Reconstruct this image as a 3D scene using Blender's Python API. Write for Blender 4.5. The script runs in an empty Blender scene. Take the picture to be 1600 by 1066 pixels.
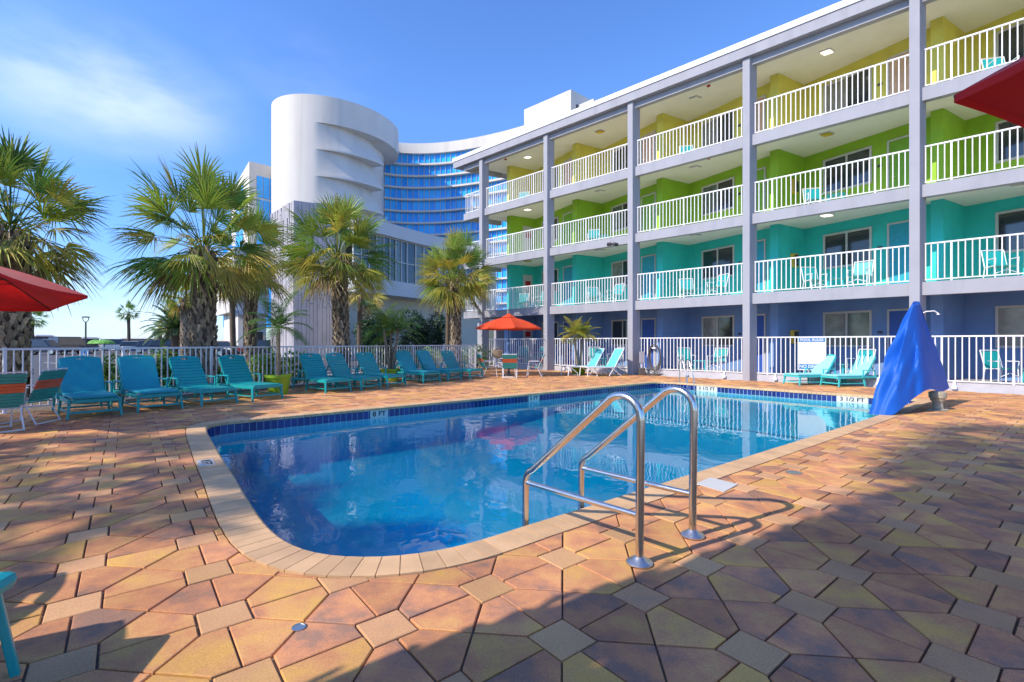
import bpy, math, random
from mathutils import Vector, Matrix, geometry
R = math.radians
random.seed(7)
S = bpy.context.scene
# ---------------------------------------------------------------- camera, world, sun
H, FL, CX, HY = 1.33, 750.0, 800.0, 535.0      # eye height; focal length, centre and horizon in photo pixels
cam_d = bpy.data.cameras.new('camera'); cam = bpy.data.objects.new('camera', cam_d); S.collection.objects.link(cam)
cam.location = (0, 0, H); cam.rotation_euler = (R(90), 0, 0)
cam_d.sensor_width = 36; cam_d.lens = 36*FL/1600; cam_d.shift_y = 0.00125
cam_d.clip_start = 0.05; cam_d.clip_end = 6000
S.camera = cam
SUN_AZ, SUN_EL = R(-120.0), R(38.5)   # bearing of the sun from +Y towards +X
W = bpy.data.worlds.new('World'); S.world = W; W.use_nodes = True
nt = W.node_tree; N = nt.nodes; L = nt.links
for n in list(N): N.remove(n)
out = N.new('ShaderNodeOutputWorld'); bg = N.new('ShaderNodeBackground'); sky = N.new('ShaderNodeTexSky')
sky.sky_type = 'NISHITA'; sky.sun_disc = False; sky.sun_elevation = SUN_EL; sky.sun_rotation = SUN_AZ
sky.air_density = 1.0; sky.dust_density = 0.3; sky.ozone_density = 3.0; sky.altitude = 0
bg.inputs['Strength'].default_value = 0.14
tc = N.new('ShaderNodeTexCoord')
def vmath(op, a=None, b=None):
    n = N.new('ShaderNodeVectorMath'); n.operation = op
    for i, x in enumerate((a, b)):
        if x is None: continue
        if isinstance(x, (tuple, Vector)): n.inputs[i].default_value = x
        else: L.new(x, n.inputs[i])
    return n
def smath(op, a, b=0.0, clamp=False):
    n = N.new('ShaderNodeMath'); n.operation = op; n.use_clamp = clamp
    for i, x in enumerate((a, b)):
        if isinstance(x, (int, float)): n.inputs[i].default_value = x
        else: L.new(x, n.inputs[i])
    return n.outputs[0]
gen = tc.outputs['Generated']
nz = N.new('ShaderNodeTexNoise'); nz.inputs['Scale'].default_value = 2.6; nz.inputs['Detail'].default_value = 8; nz.inputs['Roughness'].default_value = .52
mp = N.new('ShaderNodeMapping'); mp.inputs['Scale'].default_value = (1, 1, 2.6); mp.inputs['Rotation'].default_value = (0, R(12), 0)
L.new(gen, mp.inputs['Vector']); L.new(mp.outputs[0], nz.inputs['Vector'])
tot = None
for (px, py, rad, amp) in ((190, 145, .13, .50), (60, 110, .16, .25), (480, 105, .10, .25), (110, 510, .20, .5), (180, 480, .12, .35)):
    d = Vector(((px-CX)/FL, 1, (HY-py)/FL)).normalized()
    df = vmath('SUBTRACT', gen, tuple(d)); sc_ = vmath('MULTIPLY', df.outputs[0], (1, 1, 2.0)); ln = vmath('LENGTH', sc_.outputs[0])
    g = smath('MULTIPLY', smath('SUBTRACT', 1.0, smath('DIVIDE', ln.outputs['Value'], rad*1.5), True), amp)
    tot = g if tot is None else smath('ADD', tot, g)
mr = N.new('ShaderNodeMapRange'); mr.interpolation_type = 'SMOOTHSTEP'
L.new(nz.outputs[0], mr.inputs[0]); mr.inputs[1].default_value = .33; mr.inputs[2].default_value = .68
fac = smath('MULTIPLY', tot, mr.outputs[0], True)
mx = N.new('ShaderNodeMix'); mx.data_type = 'RGBA'
L.new(fac, mx.inputs[0]); sx = N.new('ShaderNodeSeparateXYZ'); L.new(gen, sx.inputs[0])
hr = N.new('ShaderNodeMapRange'); L.new(sx.outputs[2], hr.inputs[0]); hr.inputs[1].default_value = 0; hr.inputs[2].default_value = .42
hm = N.new('ShaderNodeMix'); hm.data_type = 'RGBA'; L.new(hr.outputs[0], hm.inputs[0]); hm.inputs[6].default_value = (.44, .56, .74, 1); hm.inputs[7].default_value = (1, 1, 1, 1)
hx = N.new('ShaderNodeMix'); hx.data_type = 'RGBA'; hx.blend_type = 'MULTIPLY'; hx.inputs[0].default_value = 1; L.new(sky.outputs[0], hx.inputs[6]); L.new(hm.outputs[2], hx.inputs[7]); L.new(hx.outputs[2], mx.inputs[6]); mx.inputs[7].default_value = (4.6, 4.9, 5.4, 1)
hs = N.new('ShaderNodeHueSaturation'); hs.inputs['Saturation'].default_value = 1.22; hs.inputs['Value'].default_value = 1.5; hs.inputs['Hue'].default_value = .512; L.new(mx.outputs[2], hs.inputs['Color'])
L.new(hs.outputs[0], bg.inputs[0]); L.new(bg.outputs[0], out.inputs[0])
sun_d = bpy.data.lights.new('sun', 'SUN'); sun = bpy.data.objects.new('sun', sun_d); S.collection.objects.link(sun)
sun_d.energy = 3.55; sun_d.angle = R(.53); sun_d.color = (1, .89, .74)
sdir = Vector((math.sin(SUN_AZ)*math.cos(SUN_EL), math.cos(SUN_AZ)*math.cos(SUN_EL), math.sin(SUN_EL)))
sun.rotation_euler = sdir.to_track_quat('Z', 'Y').to_euler(); sun.location = sdir*50
S.view_settings.view_transform = 'Standard'; S.view_settings.look = 'None'; S.view_settings.gamma = 1
S.view_settings.exposure = 0.56
S.render.engine = 'CYCLES'
S.cycles.max_bounces = 8; S.cycles.transparent_max_bounces = 16; S.cycles.diffuse_bounces = 4
S.cycles.use_denoising = True; S.cycles.caustics_reflective = False; S.cycles.caustics_refractive = False
S.cycles.sample_clamp_indirect = 6

# ---------------------------------------------------------------- helpers
def gp(px, py, z=0.0):
    Y = FL*(H-z)/(py-HY); return Vector(((px-CX)/FL*Y, Y, z))
def at(px, py, Y): return Vector(((px-CX)/FL*Y, Y, H-(py-HY)/FL*Y))
def ax(px, Y, z=0): return Vector(((px-CX)/FL*Y, Y, z))

def mat(name, col, rough=.6, metal=0.0, var=.12, scale=6.0, bump=0.0, bscale=40, attr=False, spec=.5, translucent=0.0, dirt=None, stretch=None, coat=0.0, sheen=0.0):
    m = bpy.data.materials.new(name); m.use_nodes = True
    t = m.node_tree; n = t.nodes; l = t.links; p = n['Principled BSDF']
    p.inputs['Roughness'].default_value = rough; p.inputs['Metallic'].default_value = metal
    p.inputs['Specular IOR Level'].default_value = spec; p.inputs['Coat Weight'].default_value = coat
    p.inputs['Sheen Weight'].default_value = sheen
    co = n.new('ShaderNodeTexCoord')
    no = n.new('ShaderNodeTexNoise'); no.inputs['Scale'].default_value = scale; no.inputs['Detail'].default_value = 6
    l.new(co.outputs['Object'], no.inputs['Vector'])
    mr = n.new('ShaderNodeMapRange'); mr.inputs[1].default_value = .25; mr.inputs[2].default_value = .75
    mr.inputs[3].default_value = 1-var; mr.inputs[4].default_value = 1+var; l.new(no.outputs[0], mr.inputs[0])
    mu = n.new('ShaderNodeMix'); mu.data_type = 'RGBA'; mu.blend_type = 'MULTIPLY'; mu.inputs[0].default_value = 1
    if attr:
        a = n.new('ShaderNodeAttribute'); a.attribute_name = 'col'; l.new(a.outputs['Color'], mu.inputs[6])
    else: mu.inputs[6].default_value = (*col, 1)
    l.new(mr.outputs[0], mu.inputs[7]); colout = mu.outputs[2]
    if dirt:
        d2 = n.new('ShaderNodeTexNoise'); d2.inputs['Scale'].default_value = dirt[1]; d2.inputs['Detail'].default_value = 8; 
        if stretch:
            mpp = n.new('ShaderNodeMapping'); mpp.inputs['Scale'].default_value = stretch; l.new(co.outputs['Object'], mpp.inputs[0]); l.new(mpp.outputs[0], d2.inputs['Vector'])
        else: l.new(co.outputs['Object'], d2.inputs['Vector'])
        m2 = n.new('ShaderNodeMapRange'); m2.inputs[1].default_value = .5; m2.inputs[2].default_value = .75; m2.inputs[4].default_value = dirt[2]; l.new(d2.outputs[0], m2.inputs[0])
        mm = n.new('ShaderNodeMix'); mm.data_type = 'RGBA'; l.new(m2.outputs[0], mm.inputs[0]); l.new(colout, mm.inputs[6]); mm.inputs[7].default_value = (*dirt[0], 1); colout = mm.outputs[2]
    l.new(colout, p.inputs['Base Color'])
    if bump:
        b = n.new('ShaderNodeBump'); b.inputs['Strength'].default_value = bump; b.inputs['Distance'].default_value = .01
        bn = n.new('ShaderNodeTexNoise'); bn.inputs['Scale'].default_value = bscale; bn.inputs['Detail'].default_value = 5
        l.new(co.outputs['Object'], bn.inputs['Vector']); l.new(bn.outputs[0], b.inputs['Height']); l.new(b.outputs[0], p.inputs['Normal'])
    if translucent:
        tr = n.new('ShaderNodeBsdfTranslucent'); l.new(colout, tr.inputs[0])
        ms = n.new('ShaderNodeMixShader'); ms.inputs[0].default_value = translucent
        l.new(p.outputs[0], ms.inputs[1]); l.new(tr.outputs[0], ms.inputs[2]); l.new(ms.outputs[0], n['Material Output'].inputs[0])
    return m

M = {}
M['stucco'] = mat('stucco_lilac', (.355, .36, .40), .85, var=.05, scale=1.5, bump=.35, bscale=60, dirt=((.24, .245, .29), 2.2, .5), stretch=(1,1,.2))
M['white_paint'] = mat('white_paint', (.80, .80, .82), .45, var=.04)
M['roof_white'] = mat('roof_white', (.82, .82, .84), .6, var=.04)
M['ceiling'] = mat('ceiling_paint', (.80, .78, .68), .8, var=.05, scale=1.2, dirt=((.66,.63,.52), 1.2, .6))
M['wall0'] = mat('wall_periwinkle', (.16, .29, .56), .7, var=.06, scale=2, bump=.2, dirt=((.12,.20,.42), 1.5, .5))
M['wall1'] = mat('wall_teal', (.03, .58, .51), .7, var=.06, scale=2, bump=.2, dirt=((.03,.42,.42), 1.5, .5))
M['wall2'] = mat('wall_lime', (.29, .52, .03), .7, var=.06, scale=2, bump=.2, dirt=((.2,.38,.03), 1.5, .5))
M['wall3'] = mat('wall_yellow', (.70, .65, .11), .7, var=.06, scale=2, bump=.2, dirt=((.52,.47,.10), 1.5, .5))
M['door0'] = mat('door_blue', (.03, .10, .42), .5)
M['door1'] = mat('door_teal', (.02, .36, .48), .5)
M['door2'] = mat('door_green', (.18, .40, .02), .5)
M['door3'] = mat('door_pink', (.62, .40, .25), .5)
M['floor'] = mat('patio_floor', (.38, .36, .36), .8)
M['concrete'] = mat('concrete', (.48, .47, .50), .85, var=.12, scale=3, bump=.3)
M['frame'] = mat('window_frame', (.55, .55, .53), .5, var=.03)
M['glass'] = mat('window_glass', (.03, .04, .045), .06, var=.1, spec=.9)
M['curtain'] = mat('curtain_glass', (.13, .16, .14), .12, var=.3, scale=3, spec=.8)
M['curtain2'] = mat('curtain_glass_pale', (.26, .26, .24), .15, var=.25, scale=5, spec=.7)
M['blue_glass'] = mat('blue_glass', (.03, .45, 1.0), .15, var=.25, scale=.12, spec=.5, metal=.0)
M['blue_glass2'] = mat('blue_glass_deep', (.015, .34, .95), .15, var=.25, scale=.12, spec=.5, metal=.0)
M['tower'] = mat('tower_white', (.66, .625, .56), .7, var=.03, scale=.3, dirt=((.50, .475, .43), .35, .6), stretch=(1,1,.09))
M['cladding'] = mat('cladding_grey', (.42, .40, .42), .8, var=.12, scale=1.0, dirt=((.30, .29, .31), .5, .5))
M['cream'] = mat('cream_stucco', (.66, .60, .48), .8, var=.05, scale=.5)
M['teal'] = mat('teal_resin', (.010, .36, .37), .38, var=.06, scale=9, dirt=((.05, .34, .40), 5, .25))
M['teal_pad'] = mat('teal_fabric', (.008, .33, .40), .55, var=.08, scale=7, bump=.15, bscale=90)
M['aqua'] = mat('aqua_resin', (.05, .52, .54), .4, var=.05)
M['aqua_pad'] = mat('aqua_fabric', (.28, .72, .74), .6, var=.04, bump=.1)
M['sling'] = mat('sling_aqua', (.16, .66, .72), .6, var=.05, translucent=.2)
M['strap_teal'] = mat('strap_teal', (.03, .30, .28), .5, var=.08)
M['strap_orange'] = mat('strap_orange', (.62, .13, .05), .5, var=.08)
M['strap_white'] = mat('strap_white', (.66, .66, .66), .5, var=.05)
M['steel'] = mat('brushed_steel', (.74, .70, .64), .2, metal=1.0, var=.10, scale=30, bump=.03, bscale=200)
M['chrome'] = mat('polished_steel', (.66, .64, .60), .33, metal=1.0, var=.03)
M['red'] = mat('red_canvas', (.72, .015, .012), .8, var=.06, scale=5, translucent=.35, sheen=.2)
M['orange_red'] = mat('orange_canvas', (.82, .085, .02), .8, var=.05, translucent=.25)
M['black'] = mat('black_metal', (.015, .015, .017), .4)
M['dark'] = mat('dark_grey', (.06, .06, .065), .5)
M['blue_cover'] = mat('blue_vinyl', (.003, .10, .50), .6, var=.08, scale=4, bump=.2, bscale=30)
M['lime_pot'] = mat('lime_pot', (.25, .42, .02), .45, var=.06)
M['soil'] = mat('soil', (.09, .06, .04), .95, var=.4, scale=20, bump=.6)
M['trunk'] = mat('palm_trunk', (.17, .125, .085), .95, attr=True, var=.3, scale=14, bump=.8, bscale=30)
M['leaf'] = mat('palm_leaf', (.1, .2, .05), .45, attr=True, var=.15, scale=3, translucent=.35)
M['shrub'] = mat('shrub_leaf', (.1, .2, .05), .5, attr=True, var=.15, scale=3, translucent=.3)
M['yellow_box'] = mat('yellow_box', (.66, .45, .03), .5)
M['rubber'] = mat('hose_rubber', (.10, .09, .08), .5)
M['blue_sign'] = mat('blue_sign', (.02, .16, .42), .5)
M['red_sign'] = mat('red_sign', (.45, .02, .02), .5)
M['print'] = mat('print_black', (.02, .02, .025), .5, var=0)
M['print_grey'] = mat('print_grey', (.45, .45, .47), .5, var=0)
M['tile_white'] = mat('tile_white', (.66, .65, .62), .25, var=.03)
M['asphalt'] = mat('asphalt', (.075, .075, .08), .9, var=.2, scale=2, bump=.4)
M['sand'] = mat('sand', (.52, .45, .35), .95, var=.15, scale=.4, bump=.3)
M['mulch'] = mat('mulch', (.16, .12, .08), .95, var=.45, scale=9, bump=.8)
M['sidewalk'] = mat('sidewalk', (.33, .32, .31), .9, var=.1, scale=1.5)
M['basket'] = mat('basket', (.42, .32, .19), .8, var=.3, scale=40, bump=.6)
M['carw'] = mat('car_paint_silver', (.62, .63, .65), .25, metal=.5, coat=.5, var=.02)
M['card'] = mat('car_paint_dark', (.02, .03, .06), .2, coat=.8, var=.02)
M['carr'] = mat('car_paint_red', (.35, .03, .02), .25, coat=.7, var=.02)
M['carb'] = mat('car_paint_blue', (.04, .08, .2), .25, coat=.7, var=.02)
M['orange'] = mat('cone_orange', (.8, .15, .02), .6)
M['bgreen'] = mat('green_canvas', (.14, .38, .06), .7)
M['lampglow'] = mat('lamp_diffuser', (.9, .88, .8), .5, var=0)
M['lampglow'].node_tree.nodes['Principled BSDF'].inputs['Emission Color'].default_value = (1, .93, .78, 1)
M['lampglow'].node_tree.nodes['Principled BSDF'].inputs['Emission Strength'].default_value = .9

class MB:
    def __init__(s): s.v = []; s.f = []; s.c = []; s.m = []; s.has = False
    def add(s, vs, fs, col=None, mi=0):
        o = len(s.v); s.v += [tuple(v) for v in vs]
        for f in fs: s.f.append(tuple(i+o for i in f)); s.c.append(col or (.5, .5, .5)); s.m.append(mi)
        if col: s.has = True
    def hexa(s, p, col=None, mi=0):   # p: bottom 4 ccw, top 4
        s.add(p, [(3,2,1,0),(4,5,6,7),(0,1,5,4),(1,2,6,5),(2,3,7,6),(3,0,4,7)], col, mi)
    def box(s, x0, x1, y0, y1, z0, z1, col=None, mi=0, T=None):
        p = [(x0,y0,z0),(x1,y0,z0),(x1,y1,z0),(x0,y1,z0),(x0,y0,z1),(x1,y0,z1),(x1,y1,z1),(x0,y1,z1)]
        if T is not None: p = [T @ Vector(q) for q in p]
        s.hexa(p, col, mi)
    def prism(s, poly, z0, z1, col=None, mi=0):
        n = len(poly); A = sum(poly[i][0]*poly[(i+1)%n][1]-poly[(i+1)%n][0]*poly[i][1] for i in range(n))
        if A < 0: poly = poly[::-1]
        vs = [(p[0], p[1], z0) for p in poly]+[(p[0], p[1], z1) for p in poly]
        fs = [(i, (i+1)%n, n+(i+1)%n, n+i) for i in range(n)]
        tri = geometry.tessellate_polygon([[Vector((p[0], p[1], 0)) for p in poly]])
        for t in tri:
            a, b, c = t
            ar = (poly[b][0]-poly[a][0])*(poly[c][1]-poly[a][1])-(poly[c][0]-poly[a][0])*(poly[b][1]-poly[a][1])
            if ar < 0: a, c = c, a
            fs.append((n+a, n+b, n+c)); fs.append((c, b, a))
        s.add(vs, fs, col, mi)
    def tube(s, pts, r, n=8, closed=False, col=None, mi=0):
        pts = [Vector(p) for p in pts]; k = len(pts); rs = r if isinstance(r, (list, tuple)) else [r]*k
        vs = []; fs = []; pu = None
        for i, p in enumerate(pts):
            a = pts[(i-1) % k] if (i or closed) else p; b = pts[(i+1) % k] if (i < k-1 or closed) else p
            t = (b-a).normalized() if (b-a).length > 1e-9 else Vector((0,0,1))
            if pu is None:
                pu = t.cross(Vector((0,0,1)));
                if pu.length < .05: pu = t.cross(Vector((0,1,0)))
            u = (pu - t*pu.dot(t)).normalized(); pu = u; w = t.cross(u)
            for j in range(n):
                an = 2*math.pi*j/n; vs.append(p+(u*math.cos(an)+w*math.sin(an))*rs[i])
        for i in range(k if closed else k-1):
            for j in range(n):
                a = i*n+j; b = i*n+(j+1)%n; c = ((i+1)%k)*n+(j+1)%n; d = ((i+1)%k)*n+j
                fs.append((a, b, c, d))
        if not closed: fs.append(tuple(range(n))[::-1]); fs.append(tuple((k-1)*n+j for j in range(n)))
        s.add(vs, fs, col, mi)
    def bar(s, a, b, w, h=None, up=(0,0,1), col=None, mi=0):   # rectangular bar
        a = Vector(a); b = Vector(b); h = h or w; t = (b-a).normalized(); up = Vector(up)
        x = t.cross(up)
        if x.length < .05: x = t.cross(Vector((0,1,0)))
        x.normalize(); y = x.cross(t)
        q = [a-x*w/2-y*h/2, a+x*w/2-y*h/2, a+x*w/2+y*h/2, a-x*w/2+y*h/2]
        q2 = [p+(b-a) for p in q]
        s.add(q+q2, [(0,1,2,3),(7,6,5,4),(0,4,5,1),(1,5,6,2),(2,6,7,3),(3,7,4,0)], col, mi)
    def lathe(s, prof, n=24, c=(0,0,0), col=None, mi=0):
        vs = []; fs = []; k = len(prof)
        for (r, z) in prof:
            for j in range(n):
                a = 2*math.pi*j/n; vs.append((c[0]+r*math.cos(a), c[1]+r*math.sin(a), c[2]+z))
        for i in range(k-1):
            for j in range(n): fs.append((i*n+j, i*n+(j+1)%n, (i+1)*n+(j+1)%n, (i+1)*n+j))
        fs.append(tuple(range(n))[::-1]); fs.append(tuple((k-1)*n+j for j in range(n)))
        s.add(vs, fs, col, mi)
    def build(s, name, mats, parent=None, smooth=False, bevel=0, off=None, cornercol=False):
        me = bpy.data.meshes.new(name)
        vs = s.v if off is None else [(x-off[0], y-off[1], z-off[2]) for x, y, z in s.v]
        me.from_pydata(vs, [], s.f); me.update()
        if not isinstance(mats, (list, tuple)): mats = [mats]
        for m in mats: me.materials.append(m)
        if len(mats) > 1: me.polygons.foreach_set('material_index', s.m)
        if s.has:
            a = me.attributes.new('col', 'FLOAT_COLOR', 'FACE')
            flat = []
            for c in s.c: flat += [c[0], c[1], c[2], 1]
            a.data.foreach_set('color', flat)
        if smooth:
            me.polygons.foreach_set('use_smooth', [True]*len(me.polygons)); me.set_sharp_from_angle(angle=R(42))
        o = bpy.data.objects.new(name, me); S.collection.objects.link(o)
        if parent: o.parent = parent
        if bevel:
            b = o.modifiers.new('bevel', 'BEVEL'); b.width = bevel; b.segments = 2; b.limit_method = 'ANGLE'; b.angle_limit = R(50)
        return o

def tag(o, label=None, cat=None, group=None, kind=None):
    if label: o['label'] = label
    if cat: o['category'] = cat
    if group: o['group'] = group
    if kind: o['kind'] = kind
    return o
def thing(name, label, cat, loc=(0,0,0), rz=0, group=None):
    o = bpy.data.objects.new(name, None); S.collection.objects.link(o); o.empty_display_size = .2
    o.location = loc; o.rotation_euler = (0, 0, rz); return tag(o, label, cat, group)
def copy_tree(o, parent=None):
    c = o.copy(); S.collection.objects.link(c)
    if parent: c.parent = parent
    for ch in list(o.children):
        if ch.get('_c'): continue
        copy_tree(ch, c)
    return c
def dup(o, loc, rz, label, group=None, scale=None):
    c = copy_tree(o); c.location = loc; c.rotation_euler = (0, 0, rz); c['label'] = label
    if group: c['group'] = group
    if scale: c.scale = (scale,)*3
    return c
def struct(mb, name, m, **k):
    o = mb.build(name, m, **k); o['kind'] = 'structure'; return o
def text_mesh(txt, size, name, m, parent, loc, rot, thick=.001, sx=1.0):
    cu = bpy.data.curves.new('t', 'FONT'); cu.body = txt; cu.size = size; cu.align_x = 'CENTER'; cu.align_y = 'CENTER'; cu.extrude = thick; cu.offset = size*.025
    to = bpy.data.objects.new('t', cu); S.collection.objects.link(to); bpy.context.view_layer.update()
    me = bpy.data.meshes.new_from_object(to.evaluated_get(bpy.context.evaluated_depsgraph_get()))
    bpy.data.objects.remove(to); me.materials.clear(); me.materials.append(m)
    o = bpy.data.objects.new(name, me); S.collection.objects.link(o); o.parent = parent; o.location = loc; o.rotation_euler = rot; o.scale = (sx, 1, 1)
    return o
# ---------------------------------------------------------------- pool outline (deck level, metres)
raw = [gp(*q) for q in ((1440,627.6,-.05),(1365,652),(1280,679),(1220,697.6),(1030.8,757),(905,796.5),(800,829),(762.5,842),(722,854),(675,864),
       (628,870),(569,872.8),(531,872),(493.8,867),(456,855.6),(434,843),(409,818),(387.5,787),(365.6,749),(343.8,715),(322,677),(320,671,-.05),(326,667.5,-.05),(340,664.8,-.05),
       (362,662.4,-.05),(420,657.1,-.05),(560,643.9,-.05),(760,624.9,-.05),(1010,600.6,-.05),(1026,599.2,-.05),(1040,599.4,-.05),(1060,600.6,-.05),(1240,613.4,-.05))]
raw = [Vector((p.x, p.y, 0)) for p in raw][::-1]      # clockwise / ccw is settled below
def area(P): return sum(P[i].x*P[(i+1)%len(P)].y-P[(i+1)%len(P)].x*P[i].y for i in range(len(P)))/2
if area(raw) < 0: raw = raw[::-1]
def resample(P, step):
    o = []; n = len(P)
    tot = sum((P[(i+1)%n]-P[i]).length for i in range(n)); k = int(tot/step); step = tot/k
    i = 0; pos = P[0].copy(); need = 0; acc = 0
    d = []; s = 0
    for i in range(n): d.append(s); s += (P[(i+1)%n]-P[i]).length
    d.append(s)
    j = 0
    for q in range(k):
        t = q*step
        while d[j+1] < t: j += 1
        f = (t-d[j])/(d[j+1]-d[j]); o.append(P[j].lerp(P[(j+1)%n], f))
    return o
pool = resample(raw, .112)
for it in range(4):      # soften small kinks
    pool = [(pool[i-1]+pool[i]*2+pool[(i+1)%len(pool)])/4 for i in range(len(pool))]
NP = len(pool)
def normal_out(P, i):
    t = (P[(i+1)%len(P)]-P[i-1]).normalized(); return Vector((t.y, -t.x, 0))
def offset(P, d):
    ns = [normal_out(P, i) for i in range(len(P))]
    return [P[i]+ns[i]*d for i in range(len(P))]
CW = .245
outer = offset(pool, CW)
def ring(mb, A, B, za, zb, col=None, mi=0):
    n = len(A); mb.add([(p.x,p.y,za) for p in A]+[(p.x,p.y,zb) for p in B], [(i, (i+1)%n, n+(i+1)%n, n+i) for i in range(n)], col, mi)

def holed_sheet(outer_poly, hole, z, name, m):
    tri = geometry.tessellate_polygon([[Vector((p[0],p[1],0)) for p in outer_poly], [Vector((p.x,p.y,0)) for p in hole]])
    vs = [(p[0],p[1],z) for p in outer_poly]+[(p.x,p.y,z) for p in hole]
    fs = []
    for a, b, c in tri:
        A, B, C = vs[a], vs[b], vs[c]
        fs.append((a,b,c) if (B[0]-A[0])*(C[1]-A[1])-(C[0]-A[0])*(B[1]-A[1]) > 0 else (c,b,a))
    mb = MB(); mb.add(vs, fs); return struct(mb, name, m)
midring = offset(pool, .13)
# ground to the horizon: pale beach sand
M['ground'] = mat('ground_sand', (.46, .41, .33), .95, var=.15, scale=.05, bump=.2)
holed_sheet([(-3000,-3000),(3000,-3000),(3000,3000),(-3000,3000)], midring, -.045, 'ground', M['ground'])
# ---- building axes
O = Vector((8.016, 16.70, 0)); U = Vector((-.7295, .684, 0)); V = Vector((.866, .4997, 0)); BAY = 4.474
def B(a, b, z=0): p = O+U*a+V*b; return Vector((p.x, p.y, z))
FN = Vector((-.684, -.7295, 0))   # outward facade normal
fence_a = Vector((-8.6, 10.4, 0)); fdir = Vector((6.86, 11.3, 0)).normalized()
def fen(t): return fence_a+fdir*t
deck_poly = [(-14,-9),(-14.5, 2.0), tuple(fen(-8)[:2]), tuple(fen(13.4)[:2]), tuple(B(13.9,.3)[:2]), tuple(B(-16,.06)[:2]), (26,-9)]
M['bed'] = mat('joint_sand', (.14, .11, .08), .95, var=.4, scale=12, bump=.4, dirt=((.36, .30, .20), 1.3, .8))
holed_sheet(deck_poly, midring, -.016, 'paving_bed', M['bed'])
def inpoly(x, y, P):
    c = False; n = len(P); j = n-1
    for i in range(n):
        xi, yi = P[i][0], P[i][1]; xj, yj = P[j][0], P[j][1]
        if (yi > y) != (yj > y) and x < (xj-xi)*(y-yi)/(yj-yi)+xi: c = not c
        j = i
    return c
# ---- pavers: lattice of small pale squares, pentagon pairs between them
th = R(38.8); CELL = .578; SQ = .222; A0 = Vector((.226, 2.159))
ea = Vector((math.cos(th), math.sin(th))); eb = Vector((-math.sin(th), math.cos(th)))
rng = random.Random(5)
cent = sum((Vector((p.x,p.y)) for p in outer), Vector((0,0)))/NP
o2 = [(p.x,p.y) for p in outer]
def clip(poly, q, n):    # keep the side where (p-q).n > 0
    o = []; k = len(poly)
    for i in range(k):
        a, b = poly[i], poly[(i+1)%k]; da = (a-q).dot(n); db = (b-q).dot(n)
        if da >= 0: o.append(a)
        if (da >= 0) != (db >= 0): o.append(a+(b-a)*(da/(da-db)))
    return o
def shrink(poly, d):
    k = len(poly); o = []
    for i in range(k):
        a, b, c = poly[i-1], poly[i], poly[(i+1)%k]
        t1 = (b-a).normalized(); t2 = (c-b).normalized(); n1 = Vector((-t1.y, t1.x)); n2 = Vector((-t2.y, t2.x))
        m_ = n1+n2
        if m_.length < .2: return None
        m_.normalize(); o.append(b+m_*min(d/max(m_.dot(n1), .35), d*2.2))
    return o
pav = MB(); W2 = SQ/2; ntile = 0
def emit(poly, kind):
    global ntile
    c = sum(poly, Vector((0,0)))/len(poly)
    if not inpoly(c.x, c.y, deck_poly): return
    near = None
    if (c-cent).length < 12:
        bi = min(range(0, NP), key=lambda i: (outer[i].x-c.x)**2+(outer[i].y-c.y)**2)
        dd = (Vector((outer[bi].x, outer[bi].y))-c).length
        if dd < .5:
            nn = normal_out(outer, bi); poly = clip(poly, Vector((outer[bi].x, outer[bi].y))+Vector((nn.x, nn.y))*.004, Vector((nn.x, nn.y)))
            if len(poly) < 3: return
        elif inpoly(c.x, c.y, o2): return
    far = c.length > 7
    ar = abs(sum(poly[i].x*poly[(i+1)%len(poly)].y-poly[(i+1)%len(poly)].x*poly[i].y for i in range(len(poly))))/2
    if ar < .0015: return
    g = shrink(poly, (.0020 if far else .0036)+rng.uniform(0, .003)); 
    if g is None: return
    t = shrink(g, .004)
    if t is None: return
    zt = rng.uniform(-.002, .002); n = len(g)
    if kind == 0: col = (rng.uniform(.2, .6), rng.random(), rng.uniform(.55, .85))
    else: col = (.15+.7*rng.random(), rng.random(), 0)
    vs = [(p.x,p.y,zt-.014) for p in g]+[(p.x,p.y,zt-.0035) for p in g]+[(p.x,p.y,zt) for p in t]
    fs = [(i,(i+1)%n,n+(i+1)%n,n+i) for i in range(n)]+[(n+i,n+(i+1)%n,2*n+(i+1)%n,2*n+i) for i in range(n)]+[tuple(2*n+i for i in range(n))]
    pav.add(vs, fs, col); ntile += 1
def vis(p): return p.y > -.3 and abs(p.x) < 1.35*p.y+2.4 and p.y < 27
for i in range(-60, 60):
    for j in range(-60, 60):
        s0 = A0+ea*(i*CELL)+eb*(j*CELL)
        if not vis(s0): continue
        def P(a, b): return s0+ea*a+eb*b
        emit([P(-W2,-W2),P(W2,-W2),P(W2,W2),P(-W2,W2)], 0)
        h = CELL/2
        # hexagon towards +a, split along the line joining the squares
        emit([P(W2,0),P(CELL-W2,0),P(CELL-W2,W2),P(h,h),P(W2,W2)], 1)
        emit([P(CELL-W2,0),P(W2,0),P(W2,-W2),P(h,-h),P(CELL-W2,-W2)], 1)
        emit([P(0,CELL-W2),P(0,W2),P(W2,W2),P(h,h),P(W2,CELL-W2)], 1)
        emit([P(0,W2),P(0,CELL-W2),P(-W2,CELL-W2),P(-h,h),P(-W2,W2)], 1)
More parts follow.
